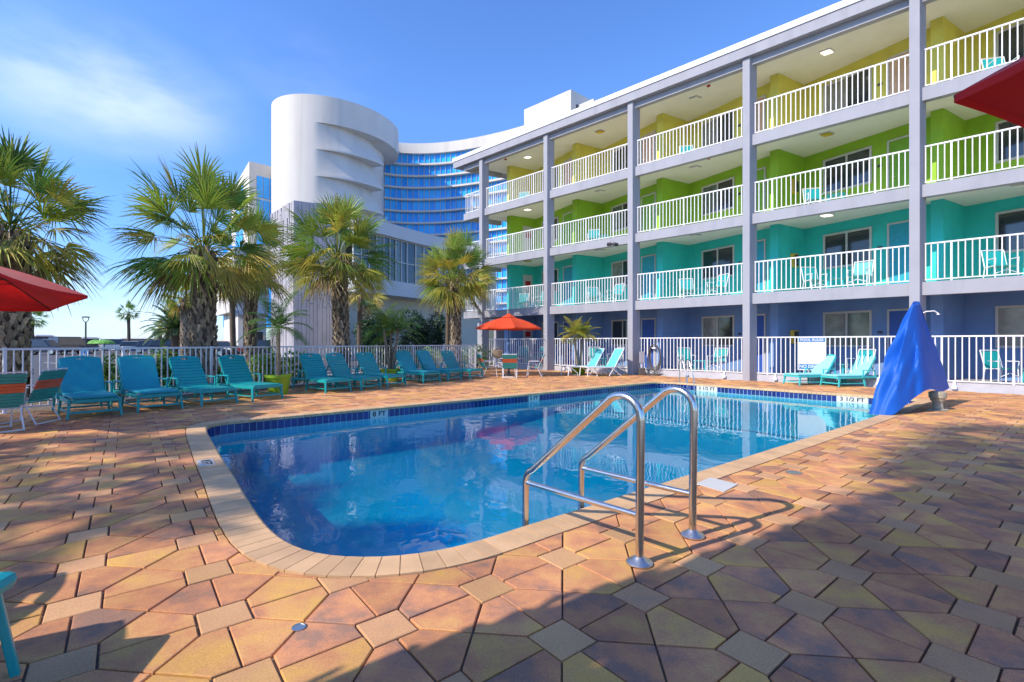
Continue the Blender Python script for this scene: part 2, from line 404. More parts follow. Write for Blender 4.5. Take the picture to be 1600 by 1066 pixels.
def paver_mat():
    m = bpy.data.materials.new('paver_stone'); m.use_nodes = True; t = m.node_tree; n = t.nodes; l = t.links; p = n['Principled BSDF']
    a = n.new('ShaderNodeAttribute'); a.attribute_name = 'col'; sp = n.new('ShaderNodeSeparateColor'); l.new(a.outputs['Color'], sp.inputs[0])
    co = n.new('ShaderNodeTexCoord')
    cmb = n.new('ShaderNodeVectorMath'); cmb.operation = 'MULTIPLY_ADD'; l.new(a.outputs['Color'], cmb.inputs[0]); cmb.inputs[1].default_value = (37, 53, 0); l.new(co.outputs['Object'], cmb.inputs[2])
    no = n.new('ShaderNodeTexNoise'); no.inputs['Scale'].default_value = 3.6; no.inputs['Detail'].default_value = 5; no.inputs['Roughness'].default_value = .6; l.new(cmb.outputs[0], no.inputs['Vector'])
    # position on the ramp = tile value + blotches inside the tile
    m1 = n.new('ShaderNodeMath'); m1.operation = 'MULTIPLY_ADD'; l.new(no.outputs[0], m1.inputs[0]); m1.inputs[1].default_value = 2.6; m1.inputs[2].default_value = -1.27
    m2 = n.new('ShaderNodeMath'); m2.operation = 'ADD'; m2.use_clamp = True; l.new(sp.outputs[0], m2.inputs[0]); l.new(m1.outputs[0], m2.inputs[1])
    cr = n.new('ShaderNodeValToRGB'); l.new(m2.outputs[0], cr.inputs[0]); e = cr.color_ramp
    e.elements[0].position = 0; e.elements[0].color = (.78, .44, .135, 1); e.elements[1].position = 1; e.elements[1].color = (.37, .215, .15, 1)
    for pos, c in ((.13, (.76, .42, .145, 1)), (.33, (.73, .38, .16, 1)), (.58, (.68, .31, .15, 1)), (.80, (.55, .26, .15, 1))):
        q = e.elements.new(pos); q.color = c
    mx = n.new('ShaderNodeMix'); mx.data_type = 'RGBA'; l.new(sp.outputs[2], mx.inputs[0]); l.new(cr.outputs[0], mx.inputs[6])
    mx.inputs[7].default_value = (.68, .40, .21, 1)
    # fine grain and stains
    g = n.new('ShaderNodeTexNoise'); g.inputs['Scale'].default_value = 110; g.inputs['Detail'].default_value = 6; g.inputs['Roughness'].default_value = .75; l.new(co.outputs['Object'], g.inputs['Vector'])
    gr = n.new('ShaderNodeMapRange'); gr.inputs[1].default_value = .25; gr.inputs[2].default_value = .75; gr.inputs[3].default_value = .70; gr.inputs[4].default_value = 1.24; l.new(g.outputs[0], gr.inputs[0])
    st = n.new('ShaderNodeTexNoise'); st.inputs['Scale'].default_value = 1.1; st.inputs['Detail'].default_value = 7; l.new(co.outputs['Object'], st.inputs['Vector'])
    sr = n.new('ShaderNodeMapRange'); sr.inputs[1].default_value = .3; sr.inputs[2].default_value = .7; sr.inputs[3].default_value = .80; sr.inputs[4].default_value = 1.1; l.new(st.outputs[0], sr.inputs[0])
    mu = n.new('ShaderNodeMath'); mu.operation = 'MULTIPLY'; l.new(gr.outputs[0], mu.inputs[0]); l.new(sr.outputs[0], mu.inputs[1])
    rb = n.new('ShaderNodeMapRange'); rb.inputs[3].default_value = .86; rb.inputs[4].default_value = 1.14; l.new(sp.outputs[1], rb.inputs[0])
    mu2 = n.new('ShaderNodeMath'); mu2.operation = 'MULTIPLY'; l.new(mu.outputs[0], mu2.inputs[0]); l.new(rb.outputs[0], mu2.inputs[1])
    fx = n.new('ShaderNodeMix'); fx.data_type = 'RGBA'; fx.blend_type = 'MULTIPLY'; fx.inputs[0].default_value = 1; l.new(mx.outputs[2], fx.inputs[6]); l.new(mu2.outputs[0], fx.inputs[7])
    l.new(fx.outputs[2], p.inputs['Base Color']); p.inputs['Roughness'].default_value = .85; p.inputs['Specular IOR Level'].default_value = .06
    b = n.new('ShaderNodeBump'); b.inputs['Strength'].default_value = .5; b.inputs['Distance'].default_value = .004
    ad = n.new('ShaderNodeMath'); ad.operation = 'ADD'; l.new(g.outputs[0], ad.inputs[0]); l.new(no.outputs[0], ad.inputs[1])
    l.new(ad.outputs[0], b.inputs['Height']); l.new(b.outputs[0], p.inputs['Normal'])
    return m
M['paver'] = paver_mat()
struct(pav, 'pool_deck', M['paver'])
# ---- coping: one brick per outline step, bullnosed lip
cop = MB(); inner = offset(pool, -.018)
for i in range(NP):
    a, b = i, (i+1) % NP
    A_, B_, C_, D_ = pool[a], pool[b], outer[b], outer[a]
    Ai, Bi = inner[a], inner[b]
    g = .0028; t = (B_-A_).normalized(); t2 = (C_-D_).normalized()
    A_, Ai, D_ = A_+t*g, Ai+t*g, D_+t2*g; B_, Bi, C_ = B_-t*g, Bi-t*g, C_-t2*g
    z = .004+rng.uniform(-.0006,.0006)
    lip = [(Ai, z-.012), (Ai, -.055)]
    col = (rng.uniform(.50,.60), rng.uniform(.0,1), 0)
    v = rng.uniform(.9, 1.08); col = (.68*v, .43*v, .225*v)
    vs = [(A_.x,A_.y,z),(B_.x,B_.y,z),(C_.x,C_.y,z),(D_.x,D_.y,z),(Ai.x,Ai.y,z-.012),(Bi.x,Bi.y,z-.012),(Ai.x,Ai.y,-.052),(Bi.x,Bi.y,-.052),(A_.x,A_.y,-.052),(B_.x,B_.y,-.052),(C_.x,C_.y,-.03),(D_.x,D_.y,-.03)]
    cop.add(vs, [(3,2,1,0)[::-1],(0,1,5,4)[::-1],(4,5,7,6)[::-1],(6,7,9,8)[::-1],(2,3,11,10)[::-1],(1,2,10,9,7,5)[::-1],(3,0,4,6,8,11)[::-1]], col)
M['coping'] = mat('coping_brick', (.5, .36, .21), .7, attr=True, var=.14, scale=5, bump=.35, bscale=120, dirt=((.44, .28, .17), 1.2, .5))
struct(cop, 'pool_coping', M['coping'])
cb = MB(); ring(cb, offset(pool, .0), offset(outer, -.01), -.002, -.002)
struct(cb, 'coping_mortar', mat('mortar', (.30, .25, .19), .95))
# ---- basin
WL = -.20
ux = Vector((math.cos(R(39.5)), math.sin(R(39.5)), 0))
smin = min(p.dot(ux) for p in pool); smax = max(p.dot(ux) for p in pool)
def depth(p):
    s = (p.dot(ux)-smin)/(smax-smin)
    if s < .40: return .72
    if s < .68: return .72-(s-.40)/.28*.46
    return .26-(s-.68)/.32*.03
tile = MB(); per = 0
tw = offset(pool, .002)
for i in range(NP):     # waterline tiles
    a, b = tw[i], tw[(i+1)%NP]
    for (z0, z1) in ((-.052, -.128), (-.132, -.208)):
        pass
    z0, z1 = -.205, -.053
    t = (b-a).normalized(); nn = Vector((t.y,-t.x,0)); g = .004
    k = rng.uniform(.7, 1.3); col = (.010*k, .022*k, .16*k)
    a2, b2 = a+t*g-nn*.003, b-t*g-nn*.003
    tile.add([(a2.x,a2.y,z0),(b2.x,b2.y,z0),(b2.x,b2.y,z1),(a2.x,a2.y,z1)], [(0,1,2,3)[::-1]], col)
M['wtile'] = mat('waterline_tile', (.01,.02,.15), .12, attr=True, var=.1, coat=.5)
struct(tile, 'waterline_tiles', M['wtile'])
bas = MB()
w = offset(pool, .004); zb = [WL-depth(p) for p in w]
n = NP
bas.add([(p.x,p.y,-.05) for p in w]+[(p.x,p.y,zb[i]) for i, p in enumerate(w)], [(i,(i+1)%n,n+(i+1)%n,n+i) for i in range(n)])
# floor: slices across the pool
SL = 60; prev = None; fl_v = []; fl_f = []
perp = Vector((-ux.y, ux.x, 0))
for q in range(SL+1):
    s = smin-.05+(smax-smin+.1)*q/SL; z = WL-depth(ux*s)
    fl_v += [ux*s+perp*(-14)+Vector((0,0,z)), ux*s+perp*(18)+Vector((0,0,z))]
    if q: fl_f.append((2*q-2, 2*q, 2*q+1, 2*q-1))
bas2 = MB(); bas2.add(fl_v, fl_f)
def plaster_mat():
    m = mat('pool_plaster', (.62, .84, .88), .8, var=.05, scale=1.5)
    t = m.node_tree; n = t.nodes; l = t.links; p = n['Principled BSDF']
    # soft bright ripples of light-coloured mottling in the plaster
    return m
M['plaster'] = plaster_mat()
struct(bas, 'pool_wall', M['plaster'])
# clip the floor to the outline with a tessellated sheet sampled on a grid
grid = MB(); G = .35
P0 = offset(pool, .02); P0t = [(p.x,p.y) for p in P0]
xs0, xs1 = min(p.x for p in P0), max(p.x for p in P0); ys0, ys1 = min(p.y for p in P0), max(p.y for p in P0)
bm_v = {}; 
def fv(i, j):
    if (i,j) not in bm_v:
        s = smin-.6+i*G; r = -9+j*G; q = ux*s+perp*r; bm_v[(i,j)] = len(grid.v); grid.v.append((q.x,q.y,WL-depth(q)))
    return bm_v[(i,j)]
for i in range(0, int((smax-smin+1.2)/G)+1):
    for j in range(0, 75):
        s = smin-.6+(i+.5)*G; r = -9+(j+.5)*G; c = ux*s+perp*r
        ok = inpoly(c.x,c.y,P0t) or min((p.x-c.x)**2+(p.y-c.y)**2 for p in P0) < .30**2
        if ok: grid.f.append((fv(i,j),fv(i+1,j),fv(i+1,j+1),fv(i,j+1))); grid.c.append((0,0,0)); grid.m.append(0)
struct(grid, 'pool_floor', M['plaster'])
# dark tile line where the floor starts to drop
ln = MB()
for s_, wd in ((.668, .07),):
    s = smin+(smax-smin)*s_; zz = WL-depth(ux*s)+.006
    cand = [r*.05 for r in range(-200, 200) if inpoly((ux*s+perp*(r*.05)).x, (ux*s+perp*(r*.05)).y, P0t)]
    r0, r1 = min(cand), max(cand); a = ux*s+perp*r0; b = ux*s+perp*r1
    ln.add([(a-ux*wd/2)+Vector((0,0,zz)), (a+ux*wd/2)+Vector((0,0,zz)), (b+ux*wd/2)+Vector((0,0,zz)), (b-ux*wd/2)+Vector((0,0,zz))], [(0,1,2,3)])
struct(ln, 'floor_tile_line', mat('line_tile', (.02,.06,.16), .4))
# ---- water body: tinted volume under a mirror-like rippled surface
wat = MB(); wo = offset(pool, .012); n = NP
tri = geometry.tessellate_polygon([[Vector((p.x,p.y,0)) for p in wo]])
tf = []
for a,b,c in tri:
    ar = (wo[b].x-wo[a].x)*(wo[c].y-wo[a].y)-(wo[c].x-wo[a].x)*(wo[b].y-wo[a].y)
    tf.append((a,b,c) if ar > 0 else (c,b,a))
wat.add([(p.x,p.y,WL) for p in wo]+[(p.x,p.y,-1.9) for p in wo], tf+[tuple(i+n for i in f[::-1]) for f in tf]+[(i,n+i,n+(i+1)%n,(i+1)%n) for i in range(n)])
def water_mat():
    m = bpy.data.materials.new('pool_water'); m.use_nodes = True; t = m.node_tree; nn = t.nodes; l = t.links
    nn.remove(nn['Principled BSDF']); o = nn['Material Output']
    tr = nn.new('ShaderNodeBsdfTransparent'); gl = nn.new('ShaderNodeBsdfGlossy'); gl.inputs['Roughness'].default_value = .0
    gm = nn.new('ShaderNodeNewGeometry'); dt = nn.new('ShaderNodeVectorMath'); dt.operation = 'DOT_PRODUCT'; l.new(gm.outputs['Incoming'], dt.inputs[0])
    def mth(op, a, b):
        q = nn.new('ShaderNodeMath'); q.operation = op
        for i, x in enumerate((a, b)):
            if isinstance(x, float): q.inputs[i].default_value = x
            else: l.new(x, q.inputs[i])
        return q.outputs[0]
    schl = mth('ADD', mth('MULTIPLY', mth('POWER', mth('SUBTRACT', 1.0, mth('ABSOLUTE', dt.outputs['Value'], 0.0)), 4.6), .95), .04)
    co = nn.new('ShaderNodeTexCoord')
    n1 = nn.new('ShaderNodeTexNoise'); n1.inputs['Scale'].default_value = 3.2; n1.inputs['Detail'].default_value = 2.5; n1.inputs['Distortion'].default_value = .6
    mp_ = nn.new('ShaderNodeMapping'); mp_.inputs['Scale'].default_value = (1, .8, 1); mp_.inputs['Rotation'].default_value = (0,0,R(25)); l.new(co.outputs['Object'], mp_.inputs[0]); l.new(mp_.outputs[0], n1.inputs['Vector'])
    n2 = nn.new('ShaderNodeTexNoise'); n2.inputs['Scale'].default_value = .7; n2.inputs['Detail'].default_value = 1; l.new(co.outputs['Object'], n2.inputs['Vector'])
    ml = nn.new('ShaderNodeMath'); ml.operation = 'MULTIPLY'; l.new(n1.outputs[0], ml.inputs[0]); l.new(n2.outputs[0], ml.inputs[1])
    b = nn.new('ShaderNodeBump'); b.inputs['Strength'].default_value = .045; b.inputs['Distance'].default_value = .15; l.new(ml.outputs[0], b.inputs['Height'])
    l.new(b.outputs[0], gl.inputs['Normal']); l.new(b.outputs[0], dt.inputs[1])
    mx = nn.new('ShaderNodeMixShader'); l.new(schl, mx.inputs[0]); l.new(tr.outputs[0], mx.inputs[1]); l.new(gl.outputs[0], mx.inputs[2]); l.new(mx.outputs[0], o.inputs['Surface'])
    va = nn.new('ShaderNodeVolumeAbsorption'); va.inputs['Color'].default_value = (.0, .87, .99, 1); va.inputs['Density'].default_value = 2.6
    vs_ = nn.new('ShaderNodeVolumeScatter'); vs_.inputs['Color'].default_value = (.0, .30, .95, 1); vs_.inputs['Density'].default_value = .34; vs_.inputs['Anisotropy'].default_value = .2
    ad = nn.new('ShaderNodeAddShader'); l.new(va.outputs[0], ad.inputs[0]); l.new(vs_.outputs[0], ad.inputs[1]); l.new(ad.outputs[0], o.inputs['Volume'])
    return m
wo_ = struct(wat, 'pool_water', water_mat())
# ---- streets and beach beyond the fence
def sheet(name, pts, z, m): mb = MB(); mb.add([(p[0],p[1],z) for p in pts], [tuple(range(len(pts)))]); return struct(mb, name, m)
fn = Vector((-fdir.y, fdir.x, 0))     # away from the pool
def F2(t, d): p = fen(t)+fn*d; return (p.x, p.y)
sheet('planting_bed', [F2(-9,.05), F2(14.5,.05), F2(14.5,2.3), F2(-9,2.3)], -.012, M['mulch'])
sheet('pavement', [F2(-14,2.3), F2(34,2.3), F2(34,4.6), F2(-14,4.6)], -.022, M['sidewalk'])
sheet('road', [F2(-40,4.75), F2(90,4.75), F2(90,95), F2(-40,95)], -.035, M['asphalt'])
kb = MB(); p = [F2(-14,4.6),F2(34,4.6),F2(34,4.75),F2(-14,4.75)]; kb.prism(p, -.035, .08); struct(kb, 'kerb', M['concrete'])
ml_ = MB()
for k in range(14):
    p = [F2(4+k*2.8, 26), F2(4.12+k*2.8, 26), F2(4.12+k*2.8, 31), F2(4+k*2.8, 31)]; ml_.add([(q[0],q[1],-.031) for q in p], [(0,1,2,3)])
struct(ml_, 'parking_lines', M['white_paint'])
mb = MB(); mb.add([(-3000, 420, -.02), (3000, 420, -.02), (3000, 2990, -.02), (-3000, 2990, -.02)], [(0,1,2,3)]); struct(mb, 'sea', mat('sea_water', (.03,.12,.2), .15, var=.2, scale=.02, bump=.4, bscale=.5))
# ---------------------------------------------------------------- balcony hotel
TOPS = [.18, 3.03, 5.78, 8.52]            # floor levels
BOT = [0, 2.66, 5.43, 8.15, 10.94]        # undersides of the front beams
CEIL = [2.88, 5.65, 8.38, 11.15]
hotel = thing('balcony_hotel', 'four storey hotel with lilac frame and floors painted purple, teal, lime and yellow', 'hotel', O)
def hb(mb, name, m, label=None, parent=None, **k):
    o = mb.build(name, m, parent=hotel if parent is None else parent, off=O if parent is None else None, **k)
    if label: o['label'] = label
    return o
def BP(a0, a1, b0, b1): return [B(a0,b0), B(a1,b0), B(a1,b1), B(a0,b1)]
FAR = 13.42+1.47
for k in range(-3, 4):      # columns
    mb = MB(); a = k*BAY
    mb.prism(BP(a, a-.235, 0, .42), -.03, 11.17)
    hb(mb, 'column', M['stucco'], bevel=.012)
cols_a = [k*BAY for k in range(-3, 4)]
for f in (1, 2, 3, 4):
    z0 = BOT[f]; z1 = TOPS[f] if f < 4 else 11.2
    mb = MB()
    ends = [FAR]+[a for a in sorted(cols_a, reverse=True)]
    for i in range(len(ends)-1):
        hi = ends[i] if i == 0 else ends[i]-.235+.0
        lo = ends[i+1]
        mb.prism(BP(hi-.002, lo+.002, .15, .37), z0, z1)
    mb.prism(BP(FAR-.22, FAR, .372, 2.4), z0, z1-.003)       # end beam along the gable
    if f < 4: mb.prism(BP(FAR-.222, -14.5, .373, 5.0), CEIL[f-1], TOPS[f]-.004, mi=1)
    hb(mb, 'floor_beam' if f < 4 else 'roof_beam', [M['stucco'], M['ceiling']])
mb = MB(); mb.prism(BP(15.44, -14.8, -.1, 9), 11.172, 11.52); hb(mb, 'roof_fascia', M['stucco'])
mb = MB(); mb.prism(BP(15.48, -14.8, -.14, 9), 11.525, 11.73); hb(mb, 'roof_edge', M['roof_white'])
mb = MB(); mb.prism(BP(FAR-.3, -14.6, .376, 5.2), 11.15, 11.169); hb(mb, 'soffit', M['ceiling'])
# sawtooth room blocks, one part per floor
w_ab = (-1.0455, -.303)     # direction of the back walls in (a, b)
def saw(t, k): a = k*BAY-.174+t*w_ab[0]; b = 3.46+t*w_ab[1]; return a, b
for f in range(4):
    poly = []
    poly.append(B(13.42+.14, 7.0)); poly.append(B(13.42+.14, 1.84))
    for k in (3, 2, 1, 0, -1, -2, -3):
        if k < 3: poly.append(B(k*BAY+.14, 1.86))
        poly.append(B(k*BAY-.16, 1.82)); poly.append(B(k*BAY-.174, 3.46))
        a, b = saw(4.0, k); poly.append(B(a, b))
    poly.append(B(-18, 2.2)); poly.append(B(-18, 7.0))
    mb = MB(); mb.prism(poly, TOPS[f]-.2 if f == 0 else TOPS[f]+.001, CEIL[f]-.002)
    hb(mb, 'wall', M['wall%d' % f])
# patio slab and kerb
mb = MB(); mb.prism(BP(FAR, -16, .45, 4.8), -.04, .18); hb(mb, 'patio_slab', M['floor'])
mb = MB(); mb.prism(BP(FAR, -16, .425, .449), -.04, .21)
hb(mb, 'kerb', M['concrete'])
# windows, doors (frames proud of the wall)
wdir = (U*w_ab[0]+V*w_ab[1]); wl = wdir.length; wdir = wdir/wl; wnor = Vector((wdir.y, -wdir.x, 0))
if wnor.dot(FN) < 0: wnor = -wnor
fl_names = ['ground floor', 'teal floor', 'lime floor', 'yellow floor']
def wpt(k, t, z, d=0):
    a, b = saw(t, k); p = B(a, b, z)+wnor*d; return p
def panel(mb, k, t0, t1, z0, z1, d0, d1, mi=0):
    p = [wpt(k,t0,z0,d1), wpt(k,t1,z0,d1), wpt(k,t1,z0,d0), wpt(k,t0,z0,d0)]; q = [v+Vector((0,0,z1-z0)) for v in p]
    mb.hexa(p+q, mi=mi)
rng = random.Random(11)
for f in range(4):
    z = TOPS[f]
    for k in (3, 2, 1, 0, -1, -2):
        # window
        t0, t1 = .70, 2.26; z0, z1 = z+.98, z+2.25
        mb = MB(); fw = .07
        panel(mb,k,t0,t1,z1-fw,z1,-.02,.04); panel(mb,k,t0,t1,z0,z0+fw,-.02,.055); panel(mb,k,t0,t0+fw,z0+fw,z1-fw,-.02,.04); panel(mb,k,t1-fw,t1,z0+fw,z1-fw,-.02,.04)
        tm = (t0+t1)/2; panel(mb,k,tm-.03,tm+.03,z0+fw,z1-fw,-.02,.036)
        wn = hb(mb, 'window', M['frame'])
        mb = MB(); panel(mb,k,t0+fw,tm-.03,z0+fw,z1-fw,-.02,.008)
        cu = rng.random() < (.75 if f == 0 else .3); cm = M[rng.choice(['curtain', 'curtain', 'curtain2'])]
        o = mb.build('pane', cm if cu else M['glass'], parent=wn, off=O)
        mb = MB(); panel(mb,k,tm+.03,t1-fw,z0+fw,z1-fw,-.02,.014)
        o = mb.build('pane', M['glass'] if not (f == 0 and k == 0) else M['curtain'], parent=wn, off=O)
        if k in (-1, 1) or f == 1:
            mb = MB(); nsl = 22
            for s in range(nsl):
                zz = z0+fw+.02+(z1-z0-2*fw-.04)*s/nsl
                panel(mb,k,tm+.05,t1-fw-.01,zz,zz+.012,.0145,.018)
            mb.build('blind', M['dark'], parent=wn, off=O)
        # door
        t0, t1 = 2.70, 3.58; mb = MB(); fw = .06
        panel(mb,k,t0,t1,z+2.18,z+2.24,-.02,.035); panel(mb,k,t0,t0+fw,z+.005,z+2.18,-.02,.035); panel(mb,k,t1-fw,t1,z+.005,z+2.18,-.02,.035)
        panel(mb,k,t0+fw,t1-fw,z+.005,z+2.18,-.02,.012,mi=1)
        d = hb(mb, 'door', [M['frame'], M['door%d' % f]])
        mb = MB(); c = wpt(k, t0+.14, z+1.0, .05); mb.tube([c-wnor*.04, c, c+wdir*.1], .012, 6)
        mb.build('handle', M['chrome'], parent=d, off=O)
        # room number plate beside the door
        mb = MB(); panel(mb,k,2.42,2.56,z+1.45,z+1.53,-.01,.02); hb(mb, 'number_plate', M['dark'])
# service doors with a red sign on the end wall
for f in range(3):
    z = TOPS[f]+.01; mb = MB(); mb.prism([B(13.255,2.62),B(13.215,2.62),B(13.215,3.22),B(13.255,3.22)], z, z+2.1); d = hb(mb, 'service_door', M['frame'])
    mb = MB(); mb.prism([B(13.214,2.74),B(13.20,2.74),B(13.20,3.08),B(13.214,3.08)], z+1.45, z+1.75); mb.build('notice', M['red_sign'], parent=d, off=O)
# ceiling lamps and smoke alarms
for f in range(4):
    for k in (3, 2, 1, 0, -1):
        a, b = k*BAY-1.82, 1.47; zc = CEIL[f]; lit = (f, k) in ((3,3),(2,3),(3,0),(3,-1),(1,0),(0,1))
        lp = thing('ceiling_lamp', 'square ceiling lamp over %s, %s bay from the left' % (fl_names[f], ['fifth','fourth','third','second','first'][k+1]), 'lamp', B(a, b, zc), 0, 'ceiling lamps of the balcony hotel')
        mb = MB(); mb.prism([B(a+x, b+y)-O for x, y in ((.16,-.16),(-.16,-.16),(-.16,.16),(.16,.16))], -.03, -.001)
        h = mb.build('housing', M['frame'], parent=lp); h.location = O-Vector(lp.location); h.location.z = 0
        mb = MB(); mb.prism([B(a+x, b+y)-O for x, y in ((.13,-.13),(-.13,-.13),(-.13,.13),(.13,.13))], -.07, -.031)
        h = mb.build('diffuser', M['lampglow'] if lit else M['yellow_box'] if (f, k) in ((2,0),(1,3),(3,2)) else M['ceiling'], parent=lp, bevel=.01); h.location = O-Vector(lp.location); h.location.z = 0
        if k in (3, 1) and f > 0:
            c = B(k*BAY-.9 if k == 3 else a-.9, .9, zc); mb = MB(); mb.lathe([(.07,-.002),(.07,-.03),(.045,-.055),(.0,-.056)][::-1], 12, (0,0,0))
            o = mb.build('smoke_alarm', M['red_sign'] if f > 1 else M['dark']); o.location = c
            tag(o, 'small round alarm on the ceiling of the %s, %s bay' % (fl_names[f], 'first' if k == 3 else 'third'), 'alarm', 'ceiling alarms')
# railings: one part per bay and floor
def railing(p0, p1, zb, zt, name='railing', parent=hotel, m=None, step=.137, posts=True, base=None, post_every=10):
    L_ = (p1-p0).length; d = (p1-p0)/L_; mb = MB()
    mb.bar(p0+Vector((0,0,zt-.02)), p1+Vector((0,0,zt-.02)), .055, .04)
    mb.bar(p0+Vector((0,0,zb+.015)), p1+Vector((0,0,zb+.015)), .03, .03)
    n = max(2, int(L_/step)); st = L_/n
    for i in range(n+1):
        q = p0+d*(st*i if 0 < i < n else (.02 if i == 0 else L_-.02))
        if i % post_every == 4 and 0 < i < n:
            mb.bar(q+Vector((0,0,zb if base is None else base)), q+Vector((0,0,zt-.04)), .045, .045, up=d)
        else: mb.bar(q+Vector((0,0,zb+.03)), q+Vector((0,0,zt-.04)), (.025), .025, up=d)
    if parent is hotel: o = mb.build(name, m or M['white_paint'], parent=parent, off=O)
    else: o = mb.build(name, m or M['white_paint'], parent=parent)
    return o
for f in range(4):
    ends = [FAR-.06]+sorted(cols_a, reverse=True)
    for i in range(len(ends)-1):
        hi = ends[i] if i == 0 else ends[i]-.26; lo = ends[i+1]+.03
        if f == 0:
            if i == 0: continue
            railing(B(hi+.26, .435), B(lo-.03, .435), .245, 1.52, base=.205)
            Lb = (B(hi,.435)-B(lo,.435)).length; nb = max(2, int(Lb/.137)); 
            for ib in range(4, nb, 10):
                mb = MB(); q = B(hi,.435)+(B(lo,.435)-B(hi,.435))*ib/nb
                mb.bar(q+Vector((0,0,.03))+FN*.035, q+Vector((0,0,.26))+FN*.035, .055, .055, up=FN); mb.lathe([(.05,.03),(.065,.05),(.065,.11),(.04,.13)], 10, tuple(q+FN*.05)); hb(mb, 'post_bracket', M['white_paint'])
        else:
            railing(B(hi, .24), B(lo, .24), TOPS[f]+.05, TOPS[f]+1.10, base=TOPS[f])
    if f: railing(B(FAR-.08, .30), B(FAR-.08, 2.35), TOPS[f]+.05, TOPS[f]+1.10, base=TOPS[f])
# far ground wing wall, dark opening
mb = MB(); mb.prism(BP(13.5+1.2, 13.42-.2, 2.6, 3.4), -.03, 2.65); hb(mb, 'end_wall', M['wall0'])
mb = MB(); mb.prism(BP(16.6, 15.0, 2.3, 6), -.03, 2.5); hb(mb, 'end_room', M['stucco'])
mb = MB(); mb.prism(BP(16.3, 15.2, 2.26, 2.29), .2, 2.2); hb(mb, 'glass_door', M['glass'])
# rooftop block is on the glass hotel behind
# yellow fire-call boxes
for f, k in ((1,0),(0,0),(2,0),(1,-2)):
    p = B(k*BAY-.17-.06, 2.7, TOPS[f]+1.35)
    bx = thing('yellow_wall_box', 'yellow metal box on %s wall, %s' % (['purple ground floor','teal','lime','top'][f], 'bay of the two aqua loungers' if k == 0 else 'bay at the right edge'), 'fire box', p, 0, 'yellow boxes on the hotel walls')
    mb = MB(); mb.prism([B(x, y)-O for x, y in ((.06,-.16),(-.07,-.16),(-.07,.16),(.06,.16))], -.25, .25); mb.build('case', M['yellow_box'], parent=bx, bevel=.01)
    mb = MB(); mb.prism([B(x, y)-O for x, y in ((-.072,-.12),(-.085,-.12),(-.085,.12),(-.072,.12))], -.2, .2); mb.build('door_panel', M['dark'], parent=bx)
# flood lamp under the third-floor beam
fp = B(BAY+ .75, .02, 5.48)
fl = thing('flood_lamp', 'dark twin floodlight bolted to the lilac beam above the teal balconies', 'floodlight', fp)
mb = MB(); mb.box(-.06,.06,-.02,.08,-.03,.03); mb.build('bracket', M['dark'], parent=fl)
for s in (-1, 1):
    mb = MB(); T_ = Matrix.Translation((s*.13,-.08,-.03)) @ Matrix.Rotation(s*.5,4,'Z') @ Matrix.Rotation(.5,4,'X')
    mb.box(-.09,.09,-.07,.07,-.06,.07, T=T_); mb.build('lamp_head', M['dark'], parent=fl, bevel=.015)

# ---------------------------------------------------------------- curved glass hotel behind
gh = thing('curved_glass_hotel', 'tall white hotel with oval stair tower and concave blue glass front', 'hotel', (-30, 110, 0))
GO = Vector((-30, 110, 0))
def gb(mb, name, m, **k): return mb.build(name, m, parent=gh, off=GO, **k)
# oval tower
c0 = Vector((-40.34, 111.82)); RA, RB, ta = 11.32, 14.37, 2.375   # half axes, direction of the long axis
NT = 144; ZT = 52.52
ZS = [(46.8, 41.6), (41.25, 36.0), (35.7, 30.4), (30.1, 24.9)]
def tower_r(th_, z):
    u = (th_-R(-90))/R(74)
    if 1 <= u < 2.3: return 3.6 if z < 46.79 else 0
    d = 0
    for zt_, zb_ in ZS:
        if zb_ < z <= zt_:
            if 0 < u < 1: d = 3.0*(u**.75)*((z-zb_)/(zt_-zb_))**.8
    return d
mb = MB(); zs = sorted(set([0, 20, ZT] + [a for q in ZS for a in (q[0], q[0]+.02, q[1])] + [q[1]+(q[0]-q[1])*s/9 for q in ZS for s in range(1, 9)]))
vs = []; fs = []
for z in zs:
    for j in range(NT):
        t_ = 2*math.pi*j/NT; t_ = t_-math.pi
        ex, ey = RA*math.cos(t_), RB*math.sin(t_)
        wx, wy = ex*math.cos(ta)-ey*math.sin(ta), ex*math.sin(ta)+ey*math.cos(ta)
        bear = math.atan2(wy, wx); rr = math.hypot(wx, wy)
        d = tower_r(bear, z); s_ = (rr-d)/rr
        vs.append((c0.x+wx*s_, c0.y+wy*s_, z))
for i in range(len(zs)-1):
    for j in range(NT): fs.append((i*NT+j, i*NT+(j+1)%NT, (i+1)*NT+(j+1)%NT, (i+1)*NT+j))
fs.append(tuple((len(zs)-1)*NT+j for j in range(NT)))
mb.add(vs, fs); gb(mb, 'stair_tower', M['tower'], smooth=True)
# concave glass front
ctrl = [(592,122.6),(606,123.6),(625,124.6),(657,125),(690,124.4),(724,122.7),(767,119.6),(817,115),(870,109),(930,102)]
def curve(px):
    for i in range(len(ctrl)-1):
        if ctrl[i][0] <= px <= ctrl[i+1][0]:
            a, b = ctrl[i], ctrl[i+1]; f = (px-a[0])/(b[0]-a[0])
            p0 = ctrl[max(i-1,0)]; p3 = ctrl[min(i+2,len(ctrl)-1)]
            m1 = (b[1]-p0[1])/(b[0]-p0[0]); m2 = (p3[1]-a[1])/(p3[0]-a[0]); h = b[0]-a[0]
            Y = (2*f**3-3*f**2+1)*a[1]+(f**3-2*f**2+f)*h*m1+(-2*f**3+3*f**2)*b[1]+(f**3-f**2)*h*m2
            return ax(px, Y)
pts = [curve(592+(929.9-592)*i/40) for i in range(41)]
